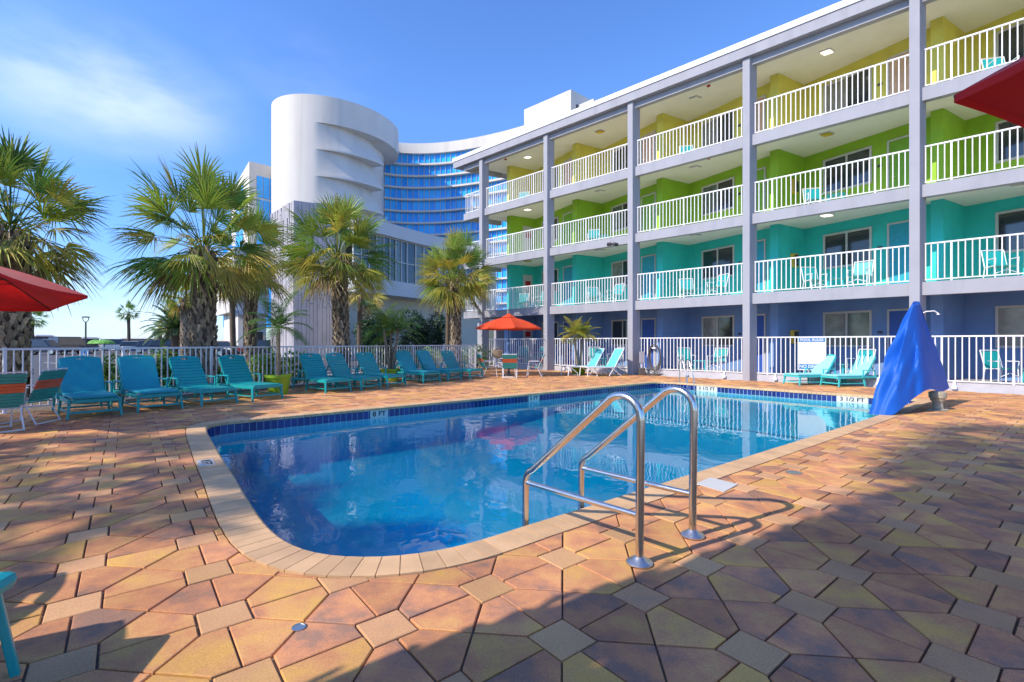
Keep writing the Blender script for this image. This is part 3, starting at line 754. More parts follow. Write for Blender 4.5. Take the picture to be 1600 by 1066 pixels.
# resample evenly
dd = [0]
for i in range(40): dd.append(dd[-1]+(pts[i+1]-pts[i]).length)
def cp(s):
    for i in range(40):
        if dd[i+1] >= s or i == 39: return pts[i].lerp(pts[i+1], (s-dd[i])/(dd[i+1]-dd[i]))
MUL = 1.42; nm = int(dd[-1]/MUL)
cpts = [cp(dd[-1]*i/nm) for i in range(nm+1)]
def band(name, z0, z1, d0, d1, m, parent=None):   # strip along the curve, between depths d (towards viewer negative)
    mb = MB(); n = len(cpts)
    def off_(i, d):
        a = cpts[max(i-1,0)]; b = cpts[min(i+1,n-1)]; t = (b-a).normalized(); return cpts[i]+Vector((-t.y,t.x,0))*d
    for i in range(n-1):
        q = [off_(i,d0), off_(i+1,d0), off_(i+1,d1), off_(i,d1)]
        mb.hexa([v+Vector((0,0,z0)) for v in q]+[v+Vector((0,0,z1)) for v in q])
    return gb(mb, name, m)
TOPG = 50.3; PITCH = 3.05
band('roof_band', TOPG, 52.9, -.6, 3, M['tower'])
for i in range(15):
    z1 = TOPG-PITCH*i
    mb = MB(); n = len(cpts)
    for j in range(n-1):
        a, b = cpts[j], cpts[j+1]; t = (b-a).normalized(); nn = Vector((-t.y,t.x,0)); rj = random.uniform(-.02,.02)
        q0, q1 = a+nn*(.3+rj), b+nn*(.3-rj)
        mb.add([q0+Vector((0,0,z1-PITCH+.45)), q1+Vector((0,0,z1-PITCH+.45)), q1+Vector((0,0,z1)), q0+Vector((0,0,z1))], [(0,1,2,3)], mi=random.randint(0,1))
    for j in range(n):
        p = cpts[j]; mb.box(p.x-.05,p.x+.05,p.y+.05,p.y+.28,z1-PITCH+.45,z1, mi=2)
    gb(mb, 'window_band', [M['blue_glass'], M['blue_glass2'], M['tower']])
    band('floor_edge', z1-PITCH, z1-PITCH+.45, -.7, 2, M['tower'])
band('core', 0, TOPG, 1.2, 3, M['cladding'])
# roof block and parapet behind
p0 = ax(819, 112); p1 = ax(892, 103); p2 = ax(1010, 122); p3 = ax(900, 140)
mb = MB(); mb.prism([p0, p1, p2, p3], 45, 55.6); gb(mb, 'roof_block', M['tower'])
mb = MB(); q0 = p1.lerp(p2, .06); q1 = p1.lerp(p2, .5); nn = Vector((.8,-1,0))*.06; mb.hexa([q0+nn+Vector((0,0,50)), q1+nn+Vector((0,0,50)), q1+Vector((0,0,50)), q0+Vector((0,0,50)), q0+nn+Vector((0,0,53)), q1+nn+Vector((0,0,53)), q1+Vector((0,0,53)), q0+Vector((0,0,53))])
gb(mb, 'louvre', M['dark'])
# left wing with blue windows
wl0 = ax(362, 125); wl1 = ax(389.5, 104); wl2 = ax(432, 108); wl3 = ax(440, 135)
mb = MB(); mb.prism([wl0, wl1, wl2, wl3], 20.5, 40.6); gb(mb, 'wing', M['tower'])
for (pa, pb, f0, f1, cols_) in ((wl0, wl1, .28, .72, 1), (wl1, wl2, .26, .98, 3)):
    for r_ in range(3):
        for c_ in range(cols_):
            u0 = f0+(f1-f0)*c_/cols_+.01; u1 = f0+(f1-f0)*(c_+1)/cols_-.02
            z1 = 37.8-r_*5.1; z0 = z1-4.7; t = (pb-pa).normalized(); nn = Vector((t.y,-t.x,0))
            a, b = pa.lerp(pb,u0), pa.lerp(pb,u1)
            mb = MB(); q = [a+nn*.12, b+nn*.12, b+nn*.0, a+nn*.0]
            mb.hexa([v+Vector((0,0,z0)) for v in q]+[v+Vector((0,0,z1)) for v in q]); gb(mb, 'window', M['blue_glass'])
mb = MB(); mb.box(wl0.x+2, wl2.x+3, 118, 121, 5, 25); gb(mb, 'lower_wing', M['blue_glass2'])
mb = MB(); mb.box(wl1.x+5, wl1.x+8, 107.5, 110, 40.6, 42.4); gb(mb, 'roof_unit', M['concrete'])

# ---------------------------------------------------------------- grey board-clad block
C0 = ax(460, 42); dl = Vector((-.686,.727,0)); dr = Vector((.866,.5,0)); ZC = 13.75
cl = thing('board_clad_building', 'tall grey building clad in uneven vertical boards behind the palms', 'building', C0)
Lf, Rt = 6.2, 5.3
mb = MB(); mb.prism([C0, C0+dr*Rt, C0+dr*Rt+dl*Lf, C0+dl*Lf], -.03, ZC); mb.build('wall', M['cladding'], parent=cl, off=C0)
for (d_, n_, L__) in ((dl, Vector((-.727,-.686,0)), Lf), (dr, Vector((.5,-.866,0)), Rt)):
    mb = MB(); s = 0; r2 = random.Random(3)
    while s < L__-.1:
        wd = min(r2.uniform(.22,.5), L__-s); z = 0
        while z < ZC-.2:
            hh = min(r2.uniform(2.0, 5.5), ZC-z); dp = r2.uniform(.03,.13)
            a, b = C0+d_*(s+.015), C0+d_*(s+wd-.015)
            q = [a+n_*dp, b+n_*dp, b+n_*.002, a+n_*.002]
            if d_ is dl: q = q[::-1]
            mb.hexa([v+Vector((0,0,z)) for v in q]+[v+Vector((0,0,z+hh-.03)) for v in q]); z += hh
        s += wd
    mb.build('board_cladding', M['cladding'], parent=cl, off=C0)
# low white annex with window strip
pl = [ax(556,33.6), ax(604,36), ax(640,38.2), ax(690,41.3), ax(722,43.5), ax(760,46)]
an = thing('low_white_annex', 'low white annex with curved parapet and a window strip over a cream wall', 'building', pl[0])
def strip(name, z0, z1, d0, d1, m, i0=0, i1=None, parent=None):
    mb = MB(); pp = pl[i0:i1]
    def of(i, d):
        a = pp[max(i-1,0)]; b = pp[min(i+1,len(pp)-1)]; t = (b-a).normalized(); return pp[i]+Vector((-t.y,t.x,0))*d
    for i in range(len(pp)-1):
        q = [of(i,d0), of(i+1,d0), of(i+1,d1), of(i,d1)]
        mb.hexa([v+Vector((0,0,z0)) for v in q]+[v+Vector((0,0,z1)) for v in q])
    return mb.build(name, m, parent=parent or an, off=pl[0])
M['annex'] = mat('annex_white', (.62,.61,.60), .8, var=.05, scale=.5)
strip('parapet', 9.35, 10.35, 0, .9, M['annex']); strip('sill_band', 4.9, 6.0, 0, .9, M['annex']); strip('back_wall', 6.0, 9.35, 1.1, 1.4, M['dark'])
strip('lower_wall', -.03, 5.5, 1.6, 1.9, M['cream'])
mb = MB(); mb.prism([ax(563,37.2), ax(640,41.2), ax(722,46.6), ax(775,50), ax(775,60), ax(568,52)], -.03, 10.2); mb.build('core', M['cream'], parent=an, off=pl[0])
strip('soffit', 4.86, 4.9, .9, 1.6, M['annex'])
for i in range(len(pl)-1):
    for h in range(4):
        u0, u1 = h/4, (h+1)/4; a, b = pl[i].lerp(pl[i+1], u0), pl[i].lerp(pl[i+1], u1); t = (b-a).normalized(); nn = Vector((-t.y,t.x,0))
        fr = MB()
        for (x0, x1, z0, z1) in ((0,.06,6.0,9.35),(.94,1,6.0,9.35),(.06,.94,6.0,6.08),(.06,.94,7.55,7.63),(.06,.94,9.27,9.35)):
            q0, q1 = a.lerp(b,x0)+nn*.25, a.lerp(b,x1)+nn*.25
            fr.hexa([v+Vector((0,0,z0)) for v in (q0,q1,q1+nn*.12,q0+nn*.12)]+[v+Vector((0,0,z1)) for v in (q0,q1,q1+nn*.12,q0+nn*.12)])
        w_ = fr.build('window', M['frame'], parent=an, off=pl[0])
        fr = MB(); q0, q1 = a.lerp(b,.06)+nn*.33, a.lerp(b,.94)+nn*.33
        fr.add([q0+Vector((0,0,6.08)), q1+Vector((0,0,6.08)), q1+Vector((0,0,9.27)), q0+Vector((0,0,9.27))], [(0,1,2,3)]); fr.build('pane', M['glass'] if (i+h) % 3 else M['curtain'], parent=w_, off=pl[0])
# white service building left of it
q = [ax(338,66), ax(366,56), ax(414,58), ax(420,70)]
sv = thing('white_service_building', 'plain white building with a dark garage opening seen between palm trunks', 'building', q[1])
mb = MB(); mb.prism(q, 5.0, 12.5); mb.prism([ax(350,66), ax(372,58), ax(414,59), ax(416,70)], -.03, 4.998); mb.build('wall', M['tower'], parent=sv, off=q[1])
mb = MB(); mb.prism([ax(393,57.5), ax(411,57.9), ax(411,58.6), ax(393,58.2)], 0, 2.6); mb.build('garage_opening', M['black'], parent=sv, off=q[1])
mb = MB(); mb.prism([ax(367,55.8), ax(413,57.8), ax(413,58.1), ax(367,56.1)], 4.6, 5.1); mb.build('canopy', M['annex'], parent=sv, off=q[1])
# ---------------------------------------------------------------- plants
def gcol(r, base, v=.25): k = 1+r.uniform(-v, v); return (base[0]*k*r.uniform(.9,1.1), base[1]*k, base[2]*k)
GREENS = [(.16,.28,.045), (.22,.34,.05), (.11,.22,.045), (.29,.38,.05)]
OLD = [(.46,.42,.06), (.38,.39,.06), (.52,.42,.08)]
DEAD = [(.34,.24,.13), (.27,.18,.10)]
def fan_leaf(mb, o, d, petiole, Lf, r, col, droop=1.0, K=24, spread=2.25, tiplen=1.0):
    d = d.normalized(); side = d.cross(Vector((0,0,1)))
    if side.length < .1: side = Vector((1,0,0))
    side.normalize()
    roll = r.uniform(-1.0,1.0); side = (Matrix.Rotation(roll,3,d) @ side)
    # petiole bending down
    p = o.copy(); pts = [p.copy()]; dd = d.copy()
    for i in range(4):
        dd = (dd+Vector((0,0,-.10*droop))).normalized(); p = p+dd*petiole/4; pts.append(p.copy())
    mb.tube(pts, [.016,.013,.011,.009,.007], 4, col=(col[0]*.9,col[1]*.9,col[2]*.8))
    A = dd; Bv = (side-A*side.dot(A)).normalized(); Nn = A.cross(Bv)
    if Nn.z < 0: Nn = -Nn
    fr = [.0, .40, .72, 1.0]
    for k in range(K):
        ph = (k/(K-1)-.5)*2*spread*.5*1.15; Ls = Lf*(1-.38*abs(ph/1.3)**1.6)*r.uniform(.9,1.06)
        di = A*math.cos(ph)+Bv*math.sin(ph)+Nn*(.16*math.cos(ph)-.03)+Vector((r.uniform(-.04,.04),)*3)
        di.normalize(); Sv = (-A*math.sin(ph)+Bv*math.cos(ph)); dph = spread*1.15/(K-1)
        rows = []
        curl = r.uniform(.5,1.5)*droop
        for q, f in enumerate(fr):
            rr = Ls*f; pp = p+di*rr+Vector((0,0,-1))*(.55*curl*Lf*max(0,f-.3)**2.0)
            w = (dph*rr*.98 if f <= .4 else [0,0,dph*Ls*.40*.62,.003][q])+.003
            rows.append((pp-Sv*w/2, pp-Nn*w*.28, pp+Sv*w/2))
        vs = [v for row in rows for v in row]; fs = []
        for q in range(3):
            b = q*3; fs += [(b,b+1,b+4,b+3), (b+1,b+2,b+5,b+4)]
        c2 = (col[0]*r.uniform(.85,1.15), col[1]*r.uniform(.88,1.12), col[2])
        mb.add(vs, fs, c2)
def sabal(name, label, px, Y, zc, rad, tr, seed, nleaf=40, group='cabbage palms beyond the pool fence', boots=True, yellow=.2, trunk_lean=0, K=24, base=None, pos=None):
    r = random.Random(seed); b = pos if pos is not None else ax(px, Y, -.02); b = Vector(b)
    t = thing(name, label, 'palm tree', b, 0, group)
    lean = Vector((trunk_lean, 0, 0))
    zt = zc-b.z-.25
    mb = MB(); pts = []; rs = []
    for i in range(13):
        f = i/12; pts.append(Vector((lean.x*f*f+math.sin(f*5+seed)*.02, math.cos(f*4+seed)*.02, zt*f))); rs.append(tr*(1.15 if i == 0 else 1)*(1-.12*f)*r.uniform(.96,1.04)*(1+.12*(f > .75)))
    mb.tube(pts, rs, 14, col=(.13,.095,.065))
    if boots:
        nb = int(zt/.30*11*tr/.2)
        nb = min(max(nb, 60), 260); step = (zt-.15)/nb
        for i in range(nb):
            z = .1+i*step; a = i*2.39996+r.uniform(-.15,.15); f = z/zt; c = Vector((lean.x*f*f,0,z)); rr = tr*(1-.12*f)*(1+.12*(f>.75))
            for s in (-1, 1):      # each boot is a split leaf base: two crossed straps
                a2 = a+s*.22; u_ = Vector((math.cos(a), math.sin(a), 0)); u2 = Vector((math.cos(a2), math.sin(a2), 0)); tv = Vector((-u_.y,u_.x,0))
                h = .21*r.uniform(.8,1.25); k = r.uniform(.6,1.5); col = (.25*k,.195*k,.135*k) if r.random() > .3 else (.42*k,.33*k,.22*k)
                p0 = c+u2*(rr*1.0)+Vector((0,0,-.05)); p1 = c+u_*(rr+.05*r.uniform(.7,1.6))+tv*s*-.03+Vector((0,0,h))
                mb.bar(p0, p1, .05*r.uniform(.8,1.2)*tr/.2, .022, up=u_, col=col)
    mb.build('trunk', M['trunk'], parent=t, smooth=False)
    top = Vector((lean.x, 0, zt)); mb = MB()
    pet = rad*.60; Lf = rad*.43; nleaf = int(nleaf*1.45)
    for i in range(nleaf):
        f = (i+.5)/nleaf; az = i*2.39996+r.uniform(-.2,.2)
        el = R(88-118*f**.9)+r.uniform(-.2,.2)
        d = Vector((math.cos(az)*math.cos(el), math.sin(az)*math.cos(el), math.sin(el)))
        if f > .955: col = gcol(r, r.choice(DEAD))
        elif f > 1-yellow*1.6 and r.random() < .75: col = gcol(r, r.choice(OLD))
        else: col = gcol(r, r.choice(GREENS if r.random() > yellow else GREENS[3:]+OLD[:1]))
        fan_leaf(mb, top+Vector((0,0,r.uniform(-.12,.25)*rad/2))+d*.06, d, pet*r.uniform(.75,1.12)*(1-.38*f), Lf*r.uniform(.85,1.12), r, col, droop=.4+.9*f, K=K)
    mb.build('crown', M['leaf'], parent=t)
    # dry flower stalks and fibres
    mb = MB()
    for i in range(10):
        az = r.uniform(0,6.28); d = Vector((math.cos(az),math.sin(az),.2)); pts = [top+d*(.1+.16*q*rad/2)+Vector((0,0,.1-.045*q*q)) for q in range(5)]
        mb.tube(pts, .012, 4, col=(.42,.30,.16))
        for j in range(18):
            p = pts[-1]+Vector((r.gauss(0,.09),r.gauss(0,.09),r.gauss(0,.1)-.05)); q = p+Vector((r.gauss(0,.08),r.gauss(0,.08),-.12)); mb.bar(p,q,.008,.004,col=(.40,.27,.15))
    mb.build('dry_fibre', M['leaf'], parent=t)
    return t
def pinnate(mb, o, d, Ln, r, col, arch=1.0, nl=26, ll=.3, w=.022, vee=.5):
    p = o.copy(); dd = d.normalized(); pts = [p.copy()]; n = 10
    for i in range(n): dd = (dd+Vector((0,0,-.145*arch*(.4+i/n)))).normalized(); p = p+dd*Ln/n; pts.append(p.copy())
    mb.tube(pts, [.012*(1-.8*i/n)+.002 for i in range(n+1)], 4, col=(col[0]*1.2, col[1]*1.1, col[2]))
    for i in range(nl):
        f = .12+.88*i/nl; q = f*n; j = min(int(q), n-1); pp = pts[j].lerp(pts[j+1], q-j); t = (pts[j+1]-pts[j]).normalized()
        s = t.cross(Vector((0,0,1)));
        if s.length < .1: s = Vector((1,0,0))
        s.normalize(); up = s.cross(t); l_ = ll*(math.sin(math.pi*min(.98, .12+f*.86))**.6)*r.uniform(.85,1.1)
        for sg in (-1, 1):
            di = (s*sg*.8+t*.55+up*vee*.5+Vector((0,0,-.25))).normalized(); e = pp+di*l_+Vector((0,0,-.18*l_)); m_ = pp+di*l_*.5
            wv = t*w/2; cc = (col[0]*r.uniform(.85,1.2), col[1]*r.uniform(.85,1.15), col[2])
            mb.add([pp-wv*.6, pp+wv*.6, m_+wv, m_-wv, e], [(0,1,2,3),(3,2,4)], cc)
def pot(parent, rt, rb, h, m):
    mb = MB(); mb.lathe([(rb,0),(rt*.97,h*.86),(rt*1.06,h*.86),(rt*1.08,h),(rt*.95,h),(rt*.93,h*.9)], 28); mb.build('pot', m, parent=parent, smooth=True)
    mb = MB(); mb.lathe([(rt*.5,h*.9),(rt*.935,h*.91),(.01,h*.93)], 20); mb.build('soil', M['soil'], parent=parent)
def potted(name, label, loc, h, crown, n, seed, cols, rt=.3, hp=.48, trunks=1, arch=1.0, ll=.3, spread=1.0, cls='potted palm'):
    r = random.Random(seed); t = thing(name, label, cls, loc, 0, 'potted palms on the deck')
    pot(t, rt, rt*.72, hp, M['lime_pot'])
    cr = MB(); tk = MB()
    for k in range(trunks):
        a = 2*math.pi*k/max(trunks,1)+seed; off = Vector((math.cos(a), math.sin(a), 0))*(.07 if trunks > 1 else 0); hh = h*r.uniform(.86,1) if trunks > 1 else h
        pts = [off+Vector((0,0,hp*.85)), off*2.2+Vector((0,0,(hp+hh)/2)), off*4+Vector((0,0,hh))]
        tk.tube(pts, [.06,.045,.035], 9, col=(.25,.20,.14))
        for i in range(int((hh-hp)/.05)):
            z = hp+i*.05; f = (z-hp)/(hh-hp); tk.lathe([(.05,0),(.062-.018*f,.012),(.05-.012*f,.03)], 8, tuple(off*(1+3*f)+Vector((0,0,z))), col=(.30,.24,.17))
        for i in range(n//trunks):
            f = (i+.5)/(n//trunks); az = i*2.39996+r.uniform(-.2,.2); el = R(80-85*f)
            d = Vector((math.cos(az)*math.cos(el), math.sin(az)*math.cos(el), math.sin(el)))
            pinnate(cr, pts[-1], d, crown*r.uniform(.85,1.15)*1.25, r, gcol(r, r.choice(cols)), arch=arch, ll=ll)
    tk.build('trunk', M['trunk'], parent=t); cr.build('crown', M['leaf'], parent=t)
    return t
def leaf_clump(mb, c, rx, ry, rz, n, size, r, cols, bright=1):
    for i in range(n):
        u = Vector((r.gauss(0,1), r.gauss(0,1), r.gauss(0,1))).normalized()*r.uniform(.55,1.0)
        p = Vector(c)+Vector((u.x*rx,u.y*ry,u.z*rz)); nrm = (u+Vector((r.gauss(0,.5),r.gauss(0,.5),r.gauss(.4,.4)))).normalized()
        a = nrm.cross(Vector((r.gauss(0,1),r.gauss(0,1),r.gauss(0,1)))).normalized(); b = nrm.cross(a); s = size*r.uniform(.6,1.3)
        mb.add([p-a*s, p-a*s*.3+b*s*.42+nrm*s*.1, p+a*s, p-a*s*.3-b*s*.42+nrm*s*.1], [(0,1,2),(0,2,3)], gcol(r, r.choice(cols)))
def shrub(name, label, loc, w, h, seed, cols, n=420, size=.06, stems=5, cat='shrub', group=None, cone=False, depth=None):
    r = random.Random(seed); t = thing(name, label, cat, loc, 0, group); mb = MB(); st = MB()
    for k in range(stems):
        a = r.uniform(0,6.28); tip = Vector((math.cos(a)*w*.35*r.random(), math.sin(a)*w*.35*r.random(), h*r.uniform(.5,.9)))
        st.tube([Vector((0,0,0)), tip*.5+Vector((.02,0,0)), tip], [.02,.014,.006], 5, col=(.12,.09,.05))
    nb = 7
    for k in range(nb):
        f = (k+.5)/nb; a = k*2.4; ww = w*(.5 if not cone else .5*(1-f*.65)); rr = ww*r.uniform(.2,.6)
        c = (math.cos(a)*rr, math.sin(a)*rr*(depth or 1), h*(.15+.75*f)); s = r.uniform(.32,.5)
        leaf_clump(mb, c, w*s*(1 if not cone else 1-f*.6), w*s*(1 if not cone else 1-f*.6)*(depth or 1), h*.22, n//nb, size, r, cols)
    st.build('stems', M['trunk'], parent=t); mb.build('foliage', M['shrub'], parent=t)
    return t

sabal('palm_tree', 'big cabbage palm behind the fence at the left edge of the photo', 16, 10.9, 4.05, 2.3, .30, 3, nleaf=50, yellow=.3)
sabal('palm_tree', 'tall cabbage palm with the widest crown, right of the lone far palm', 318, 13.0, 4.0, 2.4, .27, 8, nleaf=48, yellow=.28)
sabal('palm_tree', 'smaller cabbage palm overlapping the right side of the widest palm crown', 392, 17.0, 4.3, 2.1, .17, 21, nleaf=34, yellow=.35, K=20)
sabal('palm_tree', 'cabbage palm with curved rough trunk in front of the grey board-clad building', 534, 17.2, 4.45, 2.45, .25, 14, nleaf=50, yellow=.22, trunk_lean=-.15)
sabal('palm_tree', 'cabbage palm with round yellow-green crown left of the hotel end', 712, 22.6, 4.45, 2.4, .22, 33, nleaf=54, yellow=.45)
sabal('palm_tree', 'slim palm with smooth reddish trunk behind the curved palm trunk', 562, 23.5, 3.9, 1.7, .11, 40, nleaf=24, yellow=.4, boots=False, K=18)
sabal('palm_tree', 'thin smooth trunked palm just left of the round yellow-green palm', 700, 24.2, 4.6, 1.3, .11, 41, nleaf=22, yellow=.4, boots=False, K=16)
sabal('palm_tree', 'slender palm with yellow-green crown, left of a pair before the white building', 364, 24.5, 4.35, 1.25, .14, 51, nleaf=30, yellow=.6, boots=False, K=16)
sabal('palm_tree', 'slender leaning palm with yellow-green crown, right of a pair before the white building', 394, 23.0, 4.5, 1.2, .14, 52, nleaf=28, yellow=.6, boots=False, K=16, trunk_lean=.25)
sabal('palm_tree', 'bushy green palm beyond the street just left of the widest palm trunk', 291, 36, 4.8, 2.0, .35, 61, nleaf=40, yellow=.4, K=14)
sabal('palm_tree', 'lone small fan palm silhouetted far off above the parked cars', 201, 70, 5.75, 1.9, .22, 62, nleaf=26, yellow=0, boots=False, K=10)
sabal('palm_tree', 'distant fan palm peeping out right of the big left trunk', 50, 55, 4.1, 1.8, .22, 63, nleaf=26, yellow=0, boots=False, K=10)
sabal('palm_tree', 'tiny distant palm left of the feather-leaved date palm trunk', 250, 66, 3.3, 1.5, .3, 64, nleaf=22, yellow=.1, boots=False, K=10)
sabal('palm_tree', 'tiny distant palm beside the feather-leaved date palm trunk', 262, 62, 3.6, 1.5, .3, 65, nleaf=22, yellow=.5, boots=False, K=10)
# date palm
r = random.Random(9); dp = thing('date_palm', 'feather-leaved date palm with arching fronds beyond the parked cars', 'palm tree', ax(276, 43, -.02)); mb = MB(); mb.tube([(0,0,0),(0,0,2.4)], [.45,.4], 12, col=(.14,.10,.07)); mb.build('trunk', M['trunk'], parent=dp)
mb = MB()
for i in range(44):
    f = (i+.5)/44; az = i*2.39996; el = R(82-85*f); d = Vector((math.cos(az)*math.cos(el), math.sin(az)*math.cos(el), math.sin(el)))
    pinnate(mb, Vector((0,0,2.4)), d, 3.0, r, gcol(r, (.07,.13,.04)), arch=1.0, nl=30, ll=.55, w=.10)
mb.build('crown', M['leaf'], parent=dp)
# palms outside the frame that shade the deck
def offp(x, y, zc, rad, seed, label): sabal('palm_tree', label, 0, 0, zc, rad, .22, seed, nleaf=44, group='palms shading the deck', K=18, pos=(x, y, -.02))
offp(-11.65, -.85, 7.4, 1.9, 71, 'tall palm outside the frame to the left, shading the left deck')
offp(-13.6, 1.0, 7.2, 1.9, 72, 'second tall palm outside the frame to the left')
for i_, (x_, y_, h_, w_) in enumerate(((-5.3,-4.9,8,'furthest left of its group'), (-5.2,-2.65,8,'second of its group'), (-4.5,-1.1,8,'third of its group'), (-3.3,.2,8,'nearest the left wall'), (-2.5,-.7,8,'nearest the camera'), (-3.7,-2.9,8,'furthest back'), (-4.0,-.6,11,'tallest of the group'), (-3.2,.75,9,'closest to the pool'))):
    offp(x_+.33, y_-.36, h_, 1.9, 80+i_, 'palm outside the frame behind the photographer, '+w_)
offp(-14.1, 4.9, 6.5, 2.0, 75, 'palm outside the frame far to the left, shading the first loungers')

LG = [(.16,.32,.04), (.22,.36,.05), (.10,.24,.04), (.28,.38,.06)]
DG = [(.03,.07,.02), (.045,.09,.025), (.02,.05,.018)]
for i, (px, Yy, w, h, lab) in enumerate(((128, 10.7, .8, .8,'leafy green shrub behind the first padded lounger'), (165, 11.3, .8, 1.0,'bright shrub in the gap between the two padded loungers at the left'), (262, 12.4, .9, 1.0,'dark leafy shrub between second padded lounger and first slatted lounger'), (245, 13.6, .9, 1.15,'taller bright shrub just behind the second padded lounger'),
      (345, 13.6, .8,.7,'low shrub between the two slatted loungers below the widest palm'), (418, 14.2, 1.0, 1.1,'bright shrub left of the tall potted palm'), (462, 15.1, 1.1, 1.05,'bright shrub right of the tall potted palm'), (405, 16.0, .8,.9,'shrub behind the second slatted lounger from the left'), (585, 18.6, 1.3, 1.15,'pale shrub behind the sixth lounger'), (640, 19.8, 1.1, 1.0,'shrub right of the bushy potted palm'), (672, 21.3, 1.2,1.1,'shrub behind the padded pair in the middle of the row'), (745, 24.0, 1.6, 1.2,'bright yellow-green shrub left of the far umbrella'), (720, 23.6, 1.2,1.0,'bright shrub at the foot of the round yellow-green palm'), (300, 13.4,.7,.8,'small shrub behind the first slatted lounger'))):
    shrub('shrub', lab, ax(px, Yy, -.01), w, h, 100+i, LG if i not in (2,8) else LG[:1]+LG[2:3]+DG[:1], n=460, size=.085, group='shrubs along the pool fence')
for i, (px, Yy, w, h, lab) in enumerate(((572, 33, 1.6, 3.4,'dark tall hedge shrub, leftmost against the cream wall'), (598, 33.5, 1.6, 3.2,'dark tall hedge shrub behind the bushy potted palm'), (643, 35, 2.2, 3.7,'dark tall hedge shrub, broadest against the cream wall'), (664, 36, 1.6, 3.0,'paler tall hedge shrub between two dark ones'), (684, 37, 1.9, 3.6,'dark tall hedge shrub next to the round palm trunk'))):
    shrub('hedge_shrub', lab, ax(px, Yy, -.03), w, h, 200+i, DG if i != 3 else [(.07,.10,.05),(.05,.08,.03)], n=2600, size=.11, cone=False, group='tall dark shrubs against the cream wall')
potted('potted_palm', 'tall slim palm in lime green pot between the fourth and fifth loungers', gp(435, 616), 1.70, .82, 15, 5, [(.07,.17,.035),(.10,.22,.04)], rt=.30, hp=.50, arch=1.15, ll=.34)
potted('potted_palm', 'bushy many-stemmed palm in lime pot behind the seventh lounger', ax(611, 16.4, .005), 1.85, .85, 30, 6, [(.09,.20,.035),(.14,.24,.04)], rt=.32, hp=.42, trunks=3, arch=1.1, ll=.32)
potted('potted_palm', 'small yellow-leaved palm in lime pot by the purple ground floor', ax(904, 20.0, .005), 1.75, .68, 30, 7, [(.34,.33,.03),(.42,.36,.03),(.26,.30,.03)], rt=.34, hp=.30, trunks=2, arch=1.0, ll=.26)

# ---------------------------------------------------------------- fence left of the pool
fo = fen(-9); fence = thing('pool_fence', 'white metal picket fence behind the row of loungers', 'fence', fo)
FB, FT = .09, 1.22
t = -9.0; sec = 1.83
while t < 13.2:
    a, b = fen(t), fen(min(t+sec, 13.3)); Lc = (b-a).length; d = (b-a)/Lc
    mb = MB(); mb.bar(a+Vector((0,0,FT-.02)), b+Vector((0,0,FT-.02)), .04, .04); mb.bar(a+Vector((0,0,FB)), b+Vector((0,0,FB)), .03, .035)
    n = max(2, round(Lc/.122))
    for i in range(1, n):
        q = a+d*(Lc*i/n); mb.bar(q+Vector((0,0,FB+.0175)), q+Vector((0,0,FT-.04)), .021, .021, up=d)
    mb.build('fence_panel', M['fence'] if 'fence' in M else M['white_paint'], parent=fence, off=fo)
    mb = MB(); mb.bar(a+Vector((0,0,-.02)), a+Vector((0,0,FT+.012)), .05, .05, up=d); mb.box(a.x-.06,a.x+.06,a.y-.06,a.y+.06,-.005,.012); mb.build('post', M['white_paint'], parent=fence, off=fo)
    t += sec
# low fence and gate between fence end and the hotel
g0, g1 = fen(13.3), B(13.45, -.05); gt = thing('pool_gate', 'white picket gate with dark latch beside the far umbrella', 'gate', g0)
d = (g1-g0).normalized(); Lg = (g1-g0).length
mb = MB(); mb.bar(g0+Vector((0,0,1.2)), g1+Vector((0,0,1.2)), .04, .04); mb.bar(g0+Vector((0,0,.1)), g1+Vector((0,0,.1)), .03, .03)
n = int(Lg/.12)
for i in range(n+1): q = g0+d*(Lg*i/n); mb.bar(q+Vector((0,0,.115)), q+Vector((0,0,1.18)), .021, .021, up=d)
mb.build('gate_panel', M['white_paint'], parent=gt, off=g0)
mb = MB(); q = g0+d*Lg*.55; mb.bar(q+Vector((0,-.05,.75)), q+Vector((0,-.05,1.25)), .06, .05); mb.build('latch', M['black'], parent=gt, off=g0)
